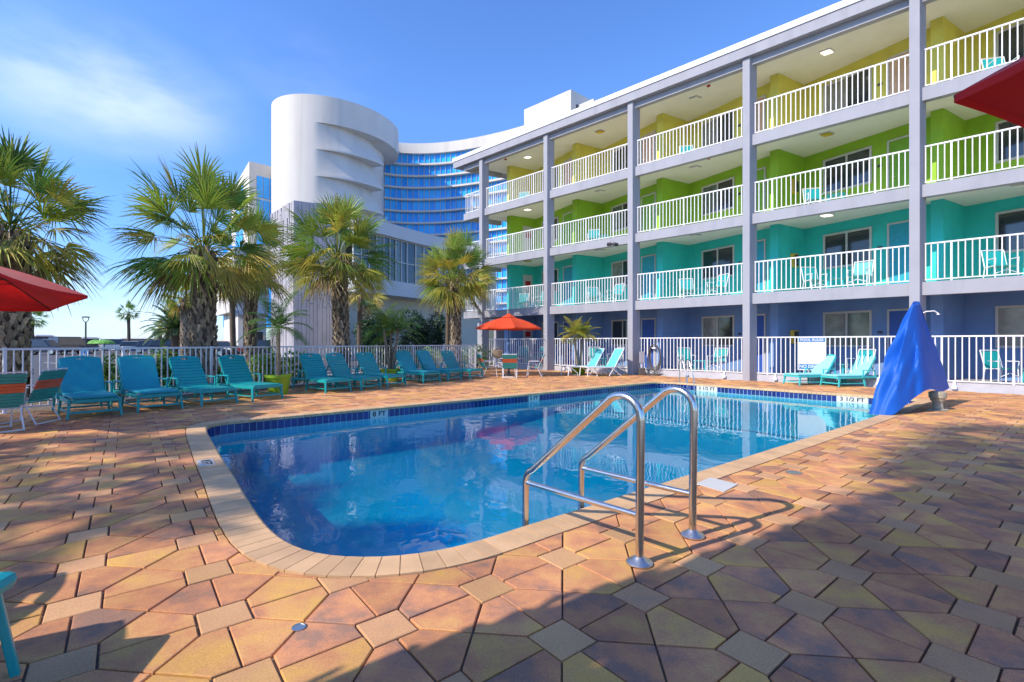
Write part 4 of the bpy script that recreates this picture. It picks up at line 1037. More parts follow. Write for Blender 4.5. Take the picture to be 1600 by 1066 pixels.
# ---------------------------------------------------------------- furniture builders
def loc_rz(foot, hd): return foot, math.atan2(hd.y, hd.x)
def make_lounger(pad, mf, mp, label, group):
    """local frame: foot end at x = 0, head towards +X, width along Y"""
    t = thing('sun_lounger', label, 'sun lounger', group=group); Wd = .34; zs = .34
    mb = MB()
    for s in (-1, 1):
        mb.box(0.0,1.86, s*Wd-.022, s*Wd+.022, zs-.075, zs-.005)
    mb.box(.0,.045,-Wd+.023,Wd-.023,zs-.07,zs-.008); mb.box(1.815,1.86,-Wd+.023,Wd-.023,zs-.07,zs-.008); mb.box(1.05,1.1,-Wd+.023,Wd-.023,zs-.07,zs-.02)
    mb.build('side_rails', mf, parent=t, bevel=.008)
    for x in (.06, 1.02, 1.74):
        for s in (-1, 1):
            l = MB(); sp = .03; a = Vector((x, s*(Wd+.0), zs-.076)); b = Vector((x-(.045 if x < .5 else -.03), s*(Wd+.025), 0))
            l.hexa([b+Vector((-.022,-.016,0)),b+Vector((.022,-.016,0)),b+Vector((.022,.016,0)),b+Vector((-.022,.016,0)),a+Vector((-.034,-.021,0)),a+Vector((.034,-.021,0)),a+Vector((.034,.021,0)),a+Vector((-.034,.021,0))])
            l.build('leg', mf, parent=t, bevel=.006)
    mb = MB(); mb.box(.03,.062,-Wd-.0,Wd+.0,.09,.125); mb.box(1.02,1.052,-Wd,Wd,.09,.125)
    for s in (-1,1): mb.box(.063,1.019,s*Wd-.013,s*Wd+.013,.095,.12)
    mb.build('stretcher', mf, parent=t, bevel=.004)
    # seat
    th_ = R(58) ; bx, bz = 1.12, zs+.0; ux_, uz_ = math.cos(th_), math.sin(th_); Lb = .80
    if pad:
        mb = MB(); mb.box(-.02,1.10,-.315,.315,zs-.004,zs+.05); mb.build('seat_pad', mp, parent=t, bevel=.024)
    else:
        mb = MB(); n = 15
        for i in range(n): x = .03+i*.071; mb.box(x, x+.058, -.316, .316, zs-.004, zs+.014)
        mb.box(.05,1.08,-.02,.02,zs-.03,zs-.0045); mb.build('seat', mf, parent=t, bevel=.004)
    # backrest, slightly tapered with a curved top and a hand slot
    T_ = Matrix.Translation((bx,0,bz)) @ Matrix.Rotation(-th_,4,'Y')
    mb = MB()
    if pad: 
        mb.box(-.0,Lb-.06,-.325,.325,-.035,-.001,T=T_)
    else:
        n = 9
        for i in range(n):
            x0 = .0+i*.078; w0 = .325-.018*i/n
            mb.box(x0, x0+.066, -w0, w0, -.012, .012, T=T_)
        for y in (-.318,-.11,.11,.30): mb.box(.0, n*.078-.012, y, y+.018, -.034, -.0125, T=T_)
    # top rail: arc outline with a slot
    vs = []; x0 = Lb-.103 if not pad else Lb-.058
    for (ya, yb) in ((-.31,-.07),(.07,.31)): mb.box(x0, x0+.05, ya, yb, -.013, .013, T=T_)
    pr = []; K_ = 12
    for i in range(K_+1):
        y = -.31+.62*i/K_; pr.append((y, x0+.05+.045*(1-(y/.31)**2)))
    for i in range(K_):
        y0,a = pr[i]; y1,b = pr[i+1]; zl = x0+.0505 if abs((y0+y1)/2) > .075 else x0+.0505
        q = [(zl,y0,-.013),(a,y0,-.013),(b,y1,-.013),(zl,y1,-.013),(zl,y0,.013),(a,y0,.013),(b,y1,.013),(zl,y1,.013)]
        mb.hexa([T_ @ Vector(p) for p in q])
    mb.build('backrest', mf, parent=t, bevel=.003)
    if pad:
        mb = MB(); mb.box(.015,Lb-.04,-.318,.318,.0,.045,T=T_); mb.build('back_pad', mp, parent=t, bevel=.022)
    # prop behind the backrest
    mb = MB()
    for s in (-1,1): mb.bar(T_ @ Vector((.45,s*.27,-.03)), Vector((1.62,s*.27,zs-.03)), .03, .02)
    mb.build('back_prop', mf, parent=t)
    # armrests
    for s in (-1, 1):
        mb = MB(); y = s*(Wd+.045)
        mb.box(.92,1.42,y-.03,y+.03,zs+.19,zs+.215); mb.box(.93,.97,y-.016,y+.016,zs-.0,zs+.19); 
        mb.bar((1.40,y,zs+.19),(1.46,y,zs-.06),.045,.028,up=(0,1,0)); mb.box(.93,1.46,y-.015,y+.015,zs-.05,zs-.0)
        mb.build('armrest', mf, parent=t, bevel=.008)
    return t
rows = [  # foot-end centre, foot-end edge vector (near to far)
 ((-7.33,8.45),(.45,.53),1,'turquoise padded lounger at the left end of the row, light streak across its back'),
 ((-6.80,9.30),(.385,.50),1,'second turquoise lounger from the left, plain padded back'),
 ((-6.20,10.2),(.36,.6),0,'third lounger from the left, first one with a slatted back'),
 ((-5.62,11.08),(.33,.56),0,'fourth lounger from the left, slatted, just left of the tall potted palm'),
 ((-4.58,12.7),(.38,.46),0,'fifth lounger from the left, slatted, just right of the tall potted palm'),
 ((-3.93,13.45),(.3,.55),0,'sixth lounger from the left, slatted, middle of three close together'),
 ((-3.43,14.35),(.34,.5),0,'seventh lounger from the left, slatted, before the bushy potted palm'),
 ((-2.6,15.67),(.39,.5),1,'eighth lounger from the left, padded, right of the bushy potted palm'),
 ((-1.96,16.6),(.34,.55),1,'ninth lounger from the left, padded, between a padded and a slatted one'),
 ((-1.27,17.5),(.36,.5),0,'last slatted lounger of the long row, nearest the far table')]
G1 = 'turquoise loungers along the picket fence'
protoS = make_lounger(False, M['teal'], M['teal_pad'], 'x', G1); protoP = make_lounger(True, M['teal'], M['teal_pad'], 'x', G1)
used = {0: False, 1: False}
for (fx, fy), (wx, wy), pad, lab in rows:
    wv = Vector((wx, wy, 0)).normalized(); hd = Vector((-wv.y, wv.x, 0)); loc = Vector((fx, fy, .003)); rz = math.atan2(hd.y, hd.x)
    p = protoP if pad else protoS
    if not used[pad]: p.location = loc; p.rotation_euler = (0,0,rz); p['label'] = lab; used[pad] = True
    else: dup(p, loc, rz, lab)
G2 = 'bright aqua padded loungers'
aq = make_lounger(True, M['aqua'], M['aqua_pad'], 'bright aqua padded lounger just right of the pool rules sign', G2)
hd = Vector((.98,.2,0)).normalized(); aq.location = (8.73,15.02,.003); aq.rotation_euler = (0,0,math.atan2(hd.y,hd.x)); aq.scale = (.9,)*3
dup(aq, Vector((9.58,14.5,.003)), math.atan2(hd.y,hd.x), 'bright aqua padded lounger next to the blue covered lift')
# lounger whose arm pokes in at the lower left corner, and its neighbour outside
nl_ = thing('x', 'x', 'x'); bpy.data.objects.remove(nl_)

# white framed sling loungers
def make_sling(label):
    t = thing('sling_lounger', label, 'sun lounger', group='white framed sling loungers'); W_ = .31
    for s in (-1,1):
        mb = MB(); mb.tube([(0,s*W_,.36),(.35,s*W_,.345),(1.15,s*W_,.345),(1.2,s*W_,.35),(1.62,s*W_,1.06)], .019, 8)
        mb.tube([(-.02,s*W_,.0),(.02,s*W_,.34),(.04,s*W_,.36)], .019, 8); mb.tube([(.42,s*W_,.0),(.40,s*W_,.10),(.08,s*W_,.34)], .017, 8)
        mb.tube([(1.5,s*W_,0),(1.05,s*W_,.33)], .018, 8); mb.tube([(.95,s*W_,0),(1.0,s*W_,.1),(1.3,s*W_,.46)], .017, 8)
        mb.build('frame', M['white_paint'], parent=t, smooth=True)
    for x_,z_,r_ in ((0,.36,.018),(1.62,1.06,.018),(1.5,.02,.014),(.42,.02,.014)): mb = MB(); mb.tube([(x_,-W_,z_),(x_,W_,z_)], r_, 8); mb.build('cross_bar', M['white_paint'], parent=t)
    mb = MB(); prof = [(0,.37),(.3,.345),(.7,.335),(1.12,.35),(1.22,.40),(1.4,.71),(1.61,1.07)]
    vs = []
    for x,z in prof: vs += [(x,-W_+.0,z),(x,W_-.0,z),(x,W_,z-.006),(x,-W_,z-.006)]
    fs = []
    for i in range(len(prof)-1):
        b = i*4
        for j in range(4): fs.append((b+j,b+(j+1)%4,b+4+(j+1)%4,b+4+j))
    mb.add(vs, fs); mb.build('sling', M['sling'], parent=t)
    return t
hd = Vector((.82,.57,0)); wv = Vector((-hd.y, hd.x, 0))
s1 = make_sling('white framed lounger with pale aqua sling, left of the pair before the purple ground floor'); s1.location = (2.13,19.25,.003); s1.rotation_euler = (0,0,math.atan2(.35,.94))
dup(s1, Vector((2.81,18.75,.003)), math.atan2(.35,.94), 'white framed lounger with pale aqua sling, right of the pair, nearest the hose')

# strap chairs
def make_strap_chair(label, group):
    t = thing('strap_chair', label, 'chair', group=group); w = .27
    for s in (-1,1):
        mb = MB(); y = s*w
        mb.tube([(.32,y,0),(.26,y,.40),(.22,y,.63),(-.18,y,.63)], .0125, 8)          # front leg and arm
        mb.tube([(-.30,y,0),(-.12,y,.36),(.24,y,.40)], .0125, 8)
        mb.tube([(.24,y,.40),(-.16,y,.37),(-.40,y,.93)], .0125, 8)
        mb.build('side_frame', M['white_paint'], parent=t, smooth=True)
    for x_,z_ in ((-.40,.93),(-.30,.012),(.32,.012)): mb = MB(); mb.tube([(x_,-w,z_),(x_,w,z_)], .012, 8); mb.build('cross_bar', M['white_paint'], parent=t)
    def straps(nm, p0, p1, n, pattern):
        p0 = Vector(p0); p1 = Vector(p1); d = p1-p0; mats = [M['strap_teal'], M['strap_orange'], M['strap_white']]
        mb = MB()
        for i in range(n):
            a = p0+d*((i+.06)/n); b = p0+d*((i+.94)/n); nn = Vector((-d.z,0,d.x)).normalized()*.004
            q = [a+Vector((0,-w-.014,0))-nn, b+Vector((0,-w-.014,0))-nn, b+Vector((0,w+.014,0))-nn, a+Vector((0,w+.014,0))-nn]
            mb.hexa(q+[v+nn*5 for v in q], mi=pattern[i % len(pattern)])
        mb.build(nm, mats, parent=t)
    straps('back_straps', (-.175,0,.40), (-.39,0,.91), 10, (0,0,0,0,1,1,1,0,0,0)); straps('seat_straps', (.22,0,.405), (-.14,0,.375), 8, (0,0,1,1,0,0,0,0))
    return t
GS = 'green and orange strap chairs'
sc = make_strap_chair('strap chair seen from behind at the left edge, green with an orange band', GS); sc.location = (-7.72,7.15,.003); sc.rotation_euler = (0,0,R(150)); sc.scale = (.95,)*3
dup(sc, Vector((-7.95,7.9,.003)), R(190), 'strap chair turned sideways, partly hidden behind the chair at the left edge', GS)
dup(sc, ax(797,18.05,.003), R(88), 'strap chair seen from behind at the far table, green and orange back', GS)
dup(sc, ax(836,18.7,.003), R(172), 'strap chair facing left at the far umbrella table', GS)
dup(sc, ax(762,18.7,.003), R(20), 'strap chair facing right at the far umbrella table', GS)
def round_table(name, label, loc, r_=.5, h=.71):
    t = thing(name, label, 'table', loc); mb = MB(); mb.lathe([(r_-.02,h-.03),(r_,h-.02),(r_,h),(.02,h+.002)], 32); mb.build('table_top', M['annex'], parent=t, smooth=True)
    for i in range(4):
        a = math.pi/4+i*math.pi/2; mb = MB(); mb.tube([(math.cos(a)*r_*.75,math.sin(a)*r_*.75,0),(math.cos(a)*r_*.6,math.sin(a)*r_*.6,h-.03)], .014, 8); mb.build('leg', M['white_paint'], parent=t)
    return t
round_table('patio_table', 'round pale table under the far red umbrella', ax(795,19.1,.003))
round_table('patio_table', 'round table under the red umbrella at the left edge, mostly outside the photo', (-8.05,7.0,.003))
# basket bag on the far table
bk = thing('beach_bag', 'woven tan beach bag standing on the far table', 'bag', ax(777,18.95,.72)); mb = MB(); mb.lathe([(.10,0),(.17,.02),(.21,.22),(.215,.3),(.20,.3),(.19,.24)], 18); mb.build('body', M['basket'], parent=bk, smooth=True)
for s in (-1,1):
    mb = MB(); mb.tube([(-.09,s*.17,.27),(-.07,s*.18,.38),(0,s*.18,.43),(.07,s*.18,.38),(.09,s*.17,.27)], .012, 6); mb.build('handle', M['basket'], parent=bk)

# ---------------------------------------------------------------- umbrellas
def umbrella(label, centre, zr, yaw, n, rad, rise, m, tilt=None, pole=True, vent=True, base=True, sag=.045, val=.0):
    c = Vector(centre); t = thing('patio_umbrella', label, 'umbrella', (c.x, c.y, 0)); 
    Rm = Matrix.Identity(3)
    if tilt: Rm = Matrix.Rotation(tilt[1], 3, Vector((math.cos(tilt[0]), math.sin(tilt[0]), 0)))
    def X(p): return Rm @ Vector(p)+Vector((0,0,zr))
    mb = MB(); K_ = 8; J = 6; r0 = .22 if vent else .02
    def surf(i, f, g):   # rib i, along-panel f (0..1), radial g (0..1)
        a0 = yaw+2*math.pi*i/n; a1 = yaw+2*math.pi*(i+1)/n; rr = r0+(rad-r0)*g
        p = Vector((math.cos(a0),math.sin(a0),0)).lerp(Vector((math.cos(a1),math.sin(a1),0)), f)*rr
        h = rise*(1-rr/rad)+.05*math.sin(math.pi*g)
        s = 4*f*(1-f)*g
        p = p*(1-.055*s); return Vector((p.x,p.y,h-sag*s*.6))
    for i in range(n):
        vs = []; fs = []
        for g in range(K_+1):
            for f in range(J+1): vs.append(X(surf(i, f/J, g/K_)))
        for g in range(K_):
            for f in range(J): b = g*(J+1)+f; fs.append((b,b+J+1,b+J+2,b+1))
        o_ = len(vs); vs2 = [v+Rm @ Vector((0,0,-.006)) for v in vs]
        mb.add(vs, fs)
    canopy = mb.build('canopy', m, parent=t, smooth=True)
    mb = MB()     # hem
    for i in range(n):
        for f in range(J):
            a, b = surf(i,f/J,1), surf(i,(f+1)/J,1); dn = Vector((0,0,-.045))
            mb.add([X(a+Vector((0,0,.001))),X(b+Vector((0,0,.001))),X(b*1.0+dn),X(a*1.0+dn)], [(0,1,2,3)])
    mb.build('hem', m, parent=canopy)
    if vent:
        mb = MB(); 
        for i in range(n):
            a0 = yaw+2*math.pi*i/n; a1 = yaw+2*math.pi*(i+1)/n
            p0 = Vector((math.cos(a0)*.30,math.sin(a0)*.30,rise*(1-.22/rad)+.0)); p1 = Vector((math.cos(a1)*.30,math.sin(a1)*.30,rise*(1-.22/rad)+.0))
            mb.add([X(p0),X(p1),X((0,0,rise+.09))], [(0,1,2)])
        mb.build('vent_cap', m, parent=canopy)
    for i in range(n):
        a0 = yaw+2*math.pi*i/n; mb = MB(); pts = [X(surf(i,0,g/6)-Vector((0,0,.014))) for g in range(7)]
        mb.tube([X((0,0,rise-.02))]+pts, .008, 6)
        q = X(surf(i,0,.5)-Vector((0,0,.02))); mb.tube([X((0,0,rise-.42)), q], .007, 6)
        mb.build('rib', M['dark'], parent=t)
    mb = MB(); mb.lathe([(.012,0),(.022,.02),(.01,.06),(.0,.065)], 10, tuple(X((0,0,rise+.085)))); mb.build('finial', M['dark'], parent=t)
    mb = MB(); mb.tube([(0,0,.05),(0,0,zr-.1),X((0,0,rise))], .019, 12); mb.build('pole', M['dark'], parent=t, smooth=True)
    mb = MB(); mb.lathe([(.24,0),(.25,.02),(.24,.05),(.05,.08),(.035,.3),(.02,.3)], 24); mb.build('base', M['dark'], parent=t, smooth=True)
    return t
umbrella('red umbrella poking in at the left edge above the striped chairs', (-8.0,6.967), 2.078, .562, 6, 1.4, .5, M['red'], tilt=(-2.57,.141), vent=False)
umbrella('dark red umbrella corner poking in at the upper right', (3.631,1.895), 2.712, 2.532, 6, 1.4, .5, M['red'], tilt=(2.322,.026), vent=False)
umbrella('open orange-red umbrella over the far table by the hotel', tuple(ax(795,19.1)), 1.90, R(100), 8, 1.33, .50, M['orange_red'])

# ---------------------------------------------------------------- pool handrails
def handrail(label, fx, fy):
    a = Vector((fx, fy, 0)); d = Vector((-.689,.725,0)).normalized()
    t = thing('pool_handrail', label, 'handrail', a, 0, 'polished handrails at the pool edge'); r = .0255
    def P(s, z): return d*s+Vector((0,0,z))
    pts = [P(0,.0),P(-.004,.45),P(-.010,.86)]
    for i in range(1, 9):      # tight bend at the top
        an = math.pi-(math.pi*.5+R(52))*i/8*1.0; pts.append(P(.125+.135*math.cos(an), .875+.125*math.sin(an)))
    e = pts[-1]; 
    end = P(.885,.395); pts.append(e.lerp(end,.5)); pts.append(end)
    for i in range(1, 6): f = i/5; pts.append(P(.885+.075*math.sin(f*math.pi/2*.98), .395-.075*(1-math.cos(f*math.pi/2))-.035*f))
    pts += [P(.962,.1),P(.962,-.62)]
    mb = MB(); mb.tube(pts, r, 18); mb.build('rail', M['steel'], parent=t, smooth=True)
    mb = MB(); mb.tube([P(.0,.288), P(.962,.288)], .0195, 14); mb.build('cross_bar', M['steel'], parent=t, smooth=True)
    mb = MB(); mb.lathe([(.078,.004),(.079,.012),(.07,.02),(.045,.028),(.033,.045),(.026,.05)], 28); mb.build('flange', M['chrome'], parent=t, smooth=True)
handrail('near stainless handrail rising from the foreground paving', *gp(999,881)[:2])
handrail('far stainless handrail of the foreground pair, flange further from the camera', *gp(1082,838)[:2])
# small steps rail at the shallow corner
for i, (px, py, lab) in enumerate(((1063,604,'small steel grab rail at the far shallow corner, left one'), (1073,604.5,'small steel grab rail at the far shallow corner, right one'))):
    a = gp(px-1, 597.5 if i == 0 else 598.2); t = thing('grab_rail', lab, 'handrail', a, 0, 'small rails at the shallow steps'); d = Vector((.25,-.97,0))
    mb = MB(); P = lambda s,z: d*s+Vector((0,0,z))
    mb.tube([P(0,0),P(0,.62),P(.03,.72),P(.1,.77),P(.17,.72),P(.40,.2),P(.5,-.35)], .018, 10); mb.build('rail', M['steel'], parent=t, smooth=True)
    mb = MB(); mb.lathe([(.06,.004),(.06,.012),(.03,.03)], 16); mb.build('flange', M['chrome'], parent=t)

# ---------------------------------------------------------------- covered pool lift
lp = thing('covered_pool_lift', 'pool lift under a draped royal blue vinyl cover by the shallow end', 'pool lift', gp(1465,640))
lo = Vector(lp.location)
mb = MB(); mb.lathe([(.17,.0),(.17,.015),(.09,.02),(.085,.16),(.11,.17),(.12,.22),(.14,.24),(.14,.34),(.08,.36)], 24); mb.build('pedestal', mat('lift_plastic', (.42,.38,.28), .6, var=.25, scale=20), parent=lp, smooth=True)
cols_ = [((1357,646),8.95,(1425,475)),((1374,649.5),8.80,(1426,476)),((1393,650),8.72,(1427.5,476.5)),((1412,636),8.80,(1429,477)),((1431,620),8.95,(1431,477)),((1453,608),9.12,(1433,477)),((1469,613),9.95,(1436,476)),((1483,606),10.6,(1438,474)),
         ((1476,600),10.9,(1437,472)),((1450,603),10.6,(1434,471)),((1425,608),10.1,(1431,471)),((1400,625),9.6,(1428,471)),((1376,640),9.2,(1426,473))]
YA = 9.5; K_ = len(cols_); NR = 22; SUBD = 4
def cr_(a, b, c, d, t): return (b*2+(c-a)*t+(a*2-b*5+c*4-d)*t*t+(b*3-a-c*3+d)*t**3)*.5
Bt = [at(p[0],p[1],Y) for p,Y,_ in cols_]; Tp = [at(q[0],q[1],YA+(Y-9.5)*.12) for _,Y,q in cols_]
vs = []; fs = []; KK = K_*SUBD
for r_ in range(NR+1):
    f = r_/NR
    for j in range(KK):
        i = j//SUBD; u = (j % SUBD)/SUBD
        bt = cr_(Bt[i-1],Bt[i],Bt[(i+1)%K_],Bt[(i+2)%K_],u); tp_ = cr_(Tp[i-1],Tp[i],Tp[(i+1)%K_],Tp[(i+2)%K_],u)
        p = tp_.lerp(bt, f)
        ctr = Vector((lo.x-.35*f, lo.y-.05, p.z))
        outw = Vector((p.x-ctr.x, p.y-ctr.y, 0)); 
        if outw.length > 1e-3: outw.normalize()
        bulge = .10*math.sin(math.pi*min(1, f*1.05))*(.5+.5*math.sin(j*.7+1)) + .035*math.sin(j*1.9+f*5)*f+.02*math.sin(f*17+j*.9)*math.sin(math.pi*f)
        bulge += (.11*abs(math.sin(j*.9+f*2.2))**2.5-.04)*f*(1-.3*f)+.05*abs(math.sin(f*9+j*.45))**3*math.sin(math.pi*f)
        if i in (5,): bulge *= .3
        p = p+outw*bulge*1.05
        if f > .93: p.z = max(p.z, .006)
        vs.append(p)
for r_ in range(NR):
    for j in range(KK): fs.append((r_*KK+j,r_*KK+(j+1)%KK,(r_+1)*KK+(j+1)%KK,(r_+1)*KK+j))
fs.append(tuple(range(KK)))
mb = MB(); mb.add(vs, fs); cv = mb.build('cover', M['blue_cover'], parent=lp, off=lo, smooth=True)
cv.data.set_sharp_from_angle(angle=R(70))
sb_ = cv.modifiers.new('s','SUBSURF'); sb_.levels = 1; sb_.render_levels = 1
mb = MB(); c = Vector((.02,.0,0)); mb.box(-.32,-.05,-.28,-.10,.0,.012); mb.build('anchor_plate', M['chrome'], parent=lp)
# outdoor shower arm on the column behind
sh = thing('outdoor_shower', 'white shower arm fixed to the column right above the blue cover', 'shower', B(-BAY-.12,-.02,2.05)); mb = MB()
q0 = Vector((0,0,0)); o_ = Vector(sh.location); pA = at(1447,487,o_.y-.1)-o_; pB = at(1460,486,o_.y-.2)-o_; pC = at(1466,490,o_.y-.22)-o_; mb.tube([q0, pA, pB, pC], .016, 8); mb.build('pipe', M['white_paint'], parent=sh, smooth=True)
mb = MB(); mb.lathe([(.045,-.03),(.02,0)], 12, tuple(pC)); mb.build('shower_head', M['white_paint'], parent=sh)
# pool rules sign
q = B(-.6, -.01, 0); sg0 = at(1254.5,527,15.9); fx = -U
k0 = B(-1.52,.36,.0)
sp = thing('pool_rules_sign', 'white board with blue bands reading POOL RULES and NO DIVING', 'sign', k0)
SX, SZ0, SZ1 = .80, .42, 1.50
T_ = Matrix(((fx.x,-FN.x*-1,0,0),(fx.y,-FN.y*-1,0,0),(0,0,1,0),(0,0,0,1)))
# local frame of the board: X along the rail, Y out of the board
ry = Vector((fx.y,-fx.x,0)); ry = ry if ry.dot(FN) > 0 else -ry
def SB(mb, x0, x1, y0, y1, z0, z1):
    p = [fx*x+ry*y+Vector((0,0,z)) for z in (z0,z1) for x,y in ((x0,y1),(x1,y1),(x1,y0),(x0,y0))]; mb.hexa(p)
mb = MB(); SB(mb,0,SX,.03,.045,SZ0,SZ1); mb.build('board', M['tile_white'], parent=sp)
mb = MB(); SB(mb,.03,SX-.03,.045,.048,SZ1-.16,SZ1-.03); SB(mb,.03,SX-.03,.045,.048,SZ0+.04,SZ0+.20); mb.build('blue_band', M['blue_sign'], parent=sp)
mb = MB(); rr = random.Random(2)
for i in range(15):
    z = SZ1-.22-i*.045; x = .07
    while x < SX-.12:
        l_ = rr.uniform(.03,.11); SB(mb,x,min(x+l_,SX-.07),.045,.0465,z,z+.012); x += l_+.02
mb.build('small_print', M['print_grey'], parent=sp)
rzs = math.atan2(fx.y, fx.x)
for txt, z, sz in (('POOL RULES', SZ1-.095, .115), ('NO DIVING', SZ0+.12, .135)):
    text_mesh(txt, sz, 'lettering', M['tile_white'], sp, fx*SX/2+ry*.049+Vector((0,0,z)), (R(90),0,rzs))
# hose coil on the railing, pump post
ho = B(BAY-.95,.36,.0); hs_ = thing('garden_hose', 'dark hose coiled on the railing by the column', 'hose', ho); mb = MB(); rr = random.Random(4)
for k in range(7):
    pts = []; ph = rr.uniform(-.3,.3)
    for i in range(28):
        a = 2*math.pi*i/28; rx = .20+.012*k+rr.uniform(-.004,.004); rz_ = .46+.02*k
        pts.append(-U*(math.cos(a)*rx+.02*k*ph)+FN*(.02+.014*k)+Vector((0,0,.78+math.sin(a)*rz_-.02*k)))
    mb.tube(pts, .011, 6, closed=True)
pts = [-U*(.3*math.cos(i*.6)*(1+.02*i))+FN*(.22+.1*math.sin(i*.6))+Vector((0,0,.02+.002*i)) for i in range(34)]; mb.tube(pts, .011, 6)
mb.build('coil', M['rubber'], parent=hs_); mb = MB(); mb.bar(Vector((0,0,1.1))+FN*-.02, Vector((0,0,1.1))+FN*.14, .16, .05); mb.build('hook', M['white_paint'], parent=hs_)
pc = gp(1003,586.5); pp_ = thing('equipment_post', 'short grey post with valve box beside the hose', 'post', pc); mb = MB(); mb.tube([(0,0,0),(0,0,.75)], .05, 10); mb.build('pipe', M['concrete'], parent=pp_); mb = MB(); mb.box(-.09,.09,-.07,.07,.5,.95); mb.build('box', M['stucco'], parent=pp_, bevel=.01); mb = MB(); mb.box(-.12,.12,-.1,.1,0,.3); mb.build('pump', M['rubber'], parent=pp_, bevel=.03)
# skimmer lid, drain caps, depth markers
c = gp(1119,758.5); sk = MB(); q = [gp(1087,757),gp(1110,747.2),gp(1153,757.8),gp(1131,770)]
sk.add([(p.x-c.x,p.y-c.y,.004) for p in q[::-1]]+[(p.x-c.x,p.y-c.y,.0085) for p in q[::-1]], [(3,2,1,0)[::-1],(4,5,6,7)[::-1],(0,1,5,4),(1,2,6,5),(2,3,7,6),(3,0,4,7)])
o = sk.build('skimmer_lid', M['tile_white']); o.location = (c.x,c.y,0); tag(o, 'white square skimmer lid set in the paving right of the handrails', 'skimmer lid')
for px, py, rd, lab, mm in ((467,981,.032,'small round metal drain cap in the foreground paving','chrome'), (1240,739,.075,'flat round cap in the paving right of the skimmer lid','chrome')):
    mb = MB(); mb.lathe([(rd,.001),(rd,.005),(rd*.8,.006),(rd*.75,.0035),(.01,.0035)], 20); o = mb.build('drain_cap', M[mm]); o.location = gp(px,py); tag(o, lab, 'drain cap')
def marker_wall(px, py, txt, label):
    c = gp(px, py, -.13); bi = min(range(NP), key=lambda i: (pool[i]-Vector((c.x,c.y,0))).length); nn = -normal_out(pool, bi); tt = Vector((-nn.y, nn.x, 0))
    c = Vector((pool[bi].x,pool[bi].y,-.128))+nn*.004
    t = thing('depth_marker', label, 'depth marker', c, 0, 'depth markers on the waterline tiles'); mb = MB(); w_ = .11 if len(txt) <= 4 else .30
    w_ = .19 if len(txt) <= 4 else .33
    p = [tt*a+nn*b+Vector((0,0,z)) for z in (-.074,.074) for a,b in ((-w_,.0),(w_,.0),(w_,.006),(-w_,.006))]; mb.hexa(p); mb.build('tile', M['tile_white'], parent=t)
    rz = math.atan2(tt.y, tt.x)
    if (Matrix.Rotation(rz,3,'Z') @ Vector((0,-1,0))).dot(nn) < 0: rz += math.pi
    text_mesh(txt, .135, 'lettering', M['print'], t, nn*.0075, (R(90),0,rz), sx=1.15)
marker_wall(580,645,'8 FT','white depth tile reading 8 FT on the waterline below the slatted loungers')
marker_wall(830,622,'5 FT','white depth tile reading 5 FT on the far pool edge')
marker_wall(1116,606,'3 1/2 FT','white depth tile reading 3 1/2 FT at the shallow corner')
marker_wall(1337,622,'3 1/2 FT','white depth tile reading 3 1/2 FT beside the blue cover')
c = gp(322,722.5,.008); t = thing('coping_marker', 'white depth tile reading 8 FT set flat in the left coping', 'depth marker', c); bi = min(range(NP), key=lambda i: (pool[i]-Vector((c.x,c.y,0))).length); nn = normal_out(pool, bi); rz = math.atan2(nn.y, nn.x)-math.pi/2+math.pi
mb = MB(); T_ = Matrix.Rotation(rz,4,'Z'); mb.box(-.16,.16,-.075,.075,-.01,0,T=T_); mb.build('tile', M['tile_white'], parent=t); text_mesh('8 FT', .13, 'lettering', M['print'], t, (0,0,.001), (0,0,rz))

# ---------------------------------------------------------------- balcony furniture
def make_patio_chair(label):
    t = thing('patio_chair', label, 'chair'); w = .26
    for s in (-1,1):
        mb = MB(); y = s*w; mb.tube([(.24,y,0),(.22,y,.42),(.25,y,.62),(-.1,y,.62)], .016, 6); mb.tube([(-.26,y,0),(-.18,y,.40),(.22,y,.42)], .016, 6); mb.tube([(-.18,y,.40),(-.32,y,.92)], .016, 6); mb.build('side_frame', M['white_paint'], parent=t)
    mb = MB(); mb.tube([(.24,-w,.2),(.24,0,.3),(.24,w,.2)], .012, 6); mb.build('brace', M['white_paint'], parent=t); mb = MB(); mb.tube([(-.32,-w,.92),(-.32,w,.92)], .016, 6); mb.build('cross_bar', M['white_paint'], parent=t)
    mb = MB(); mb.box(-.18,.22,-w+.02,w-.02,.405,.43); mb.build('seat', M['strap_teal'], parent=t); mb = MB(); T_ = Matrix.Translation((-.18,0,.43)) @ Matrix.Rotation(R(-15),4,'Y'); mb.box(-.01,.01,-w+.02,w-.02,0,.47,T=T_); mb.build('back', M['teal'], parent=t)
    return t
def make_side_table(label):
    t = thing('side_table', label, 'table'); mb = MB(); mb.box(-.24,.24,-.24,.24,.40,.43); mb.build('table_top', M['aqua'], parent=t, bevel=.01)
    for x in (-1,1):
        for y in (-1,1): mb = MB(); mb.bar((x*.22,y*.22,0),(x*.19,y*.19,.40),.04,.04); mb.build('leg', M['aqua'], parent=t)
    return t
pc0 = make_patio_chair('x'); st0 = make_side_table('x'); first = [True, True]
bayn = {3:'first', 2:'second', 1:'third', 0:'fourth', -1:'fifth', -2:'sixth'}; GB = 'white patio chairs on the hotel balconies'; GT = 'small aqua tables on the hotel balconies'
fr = math.atan2(FN.y, FN.x)
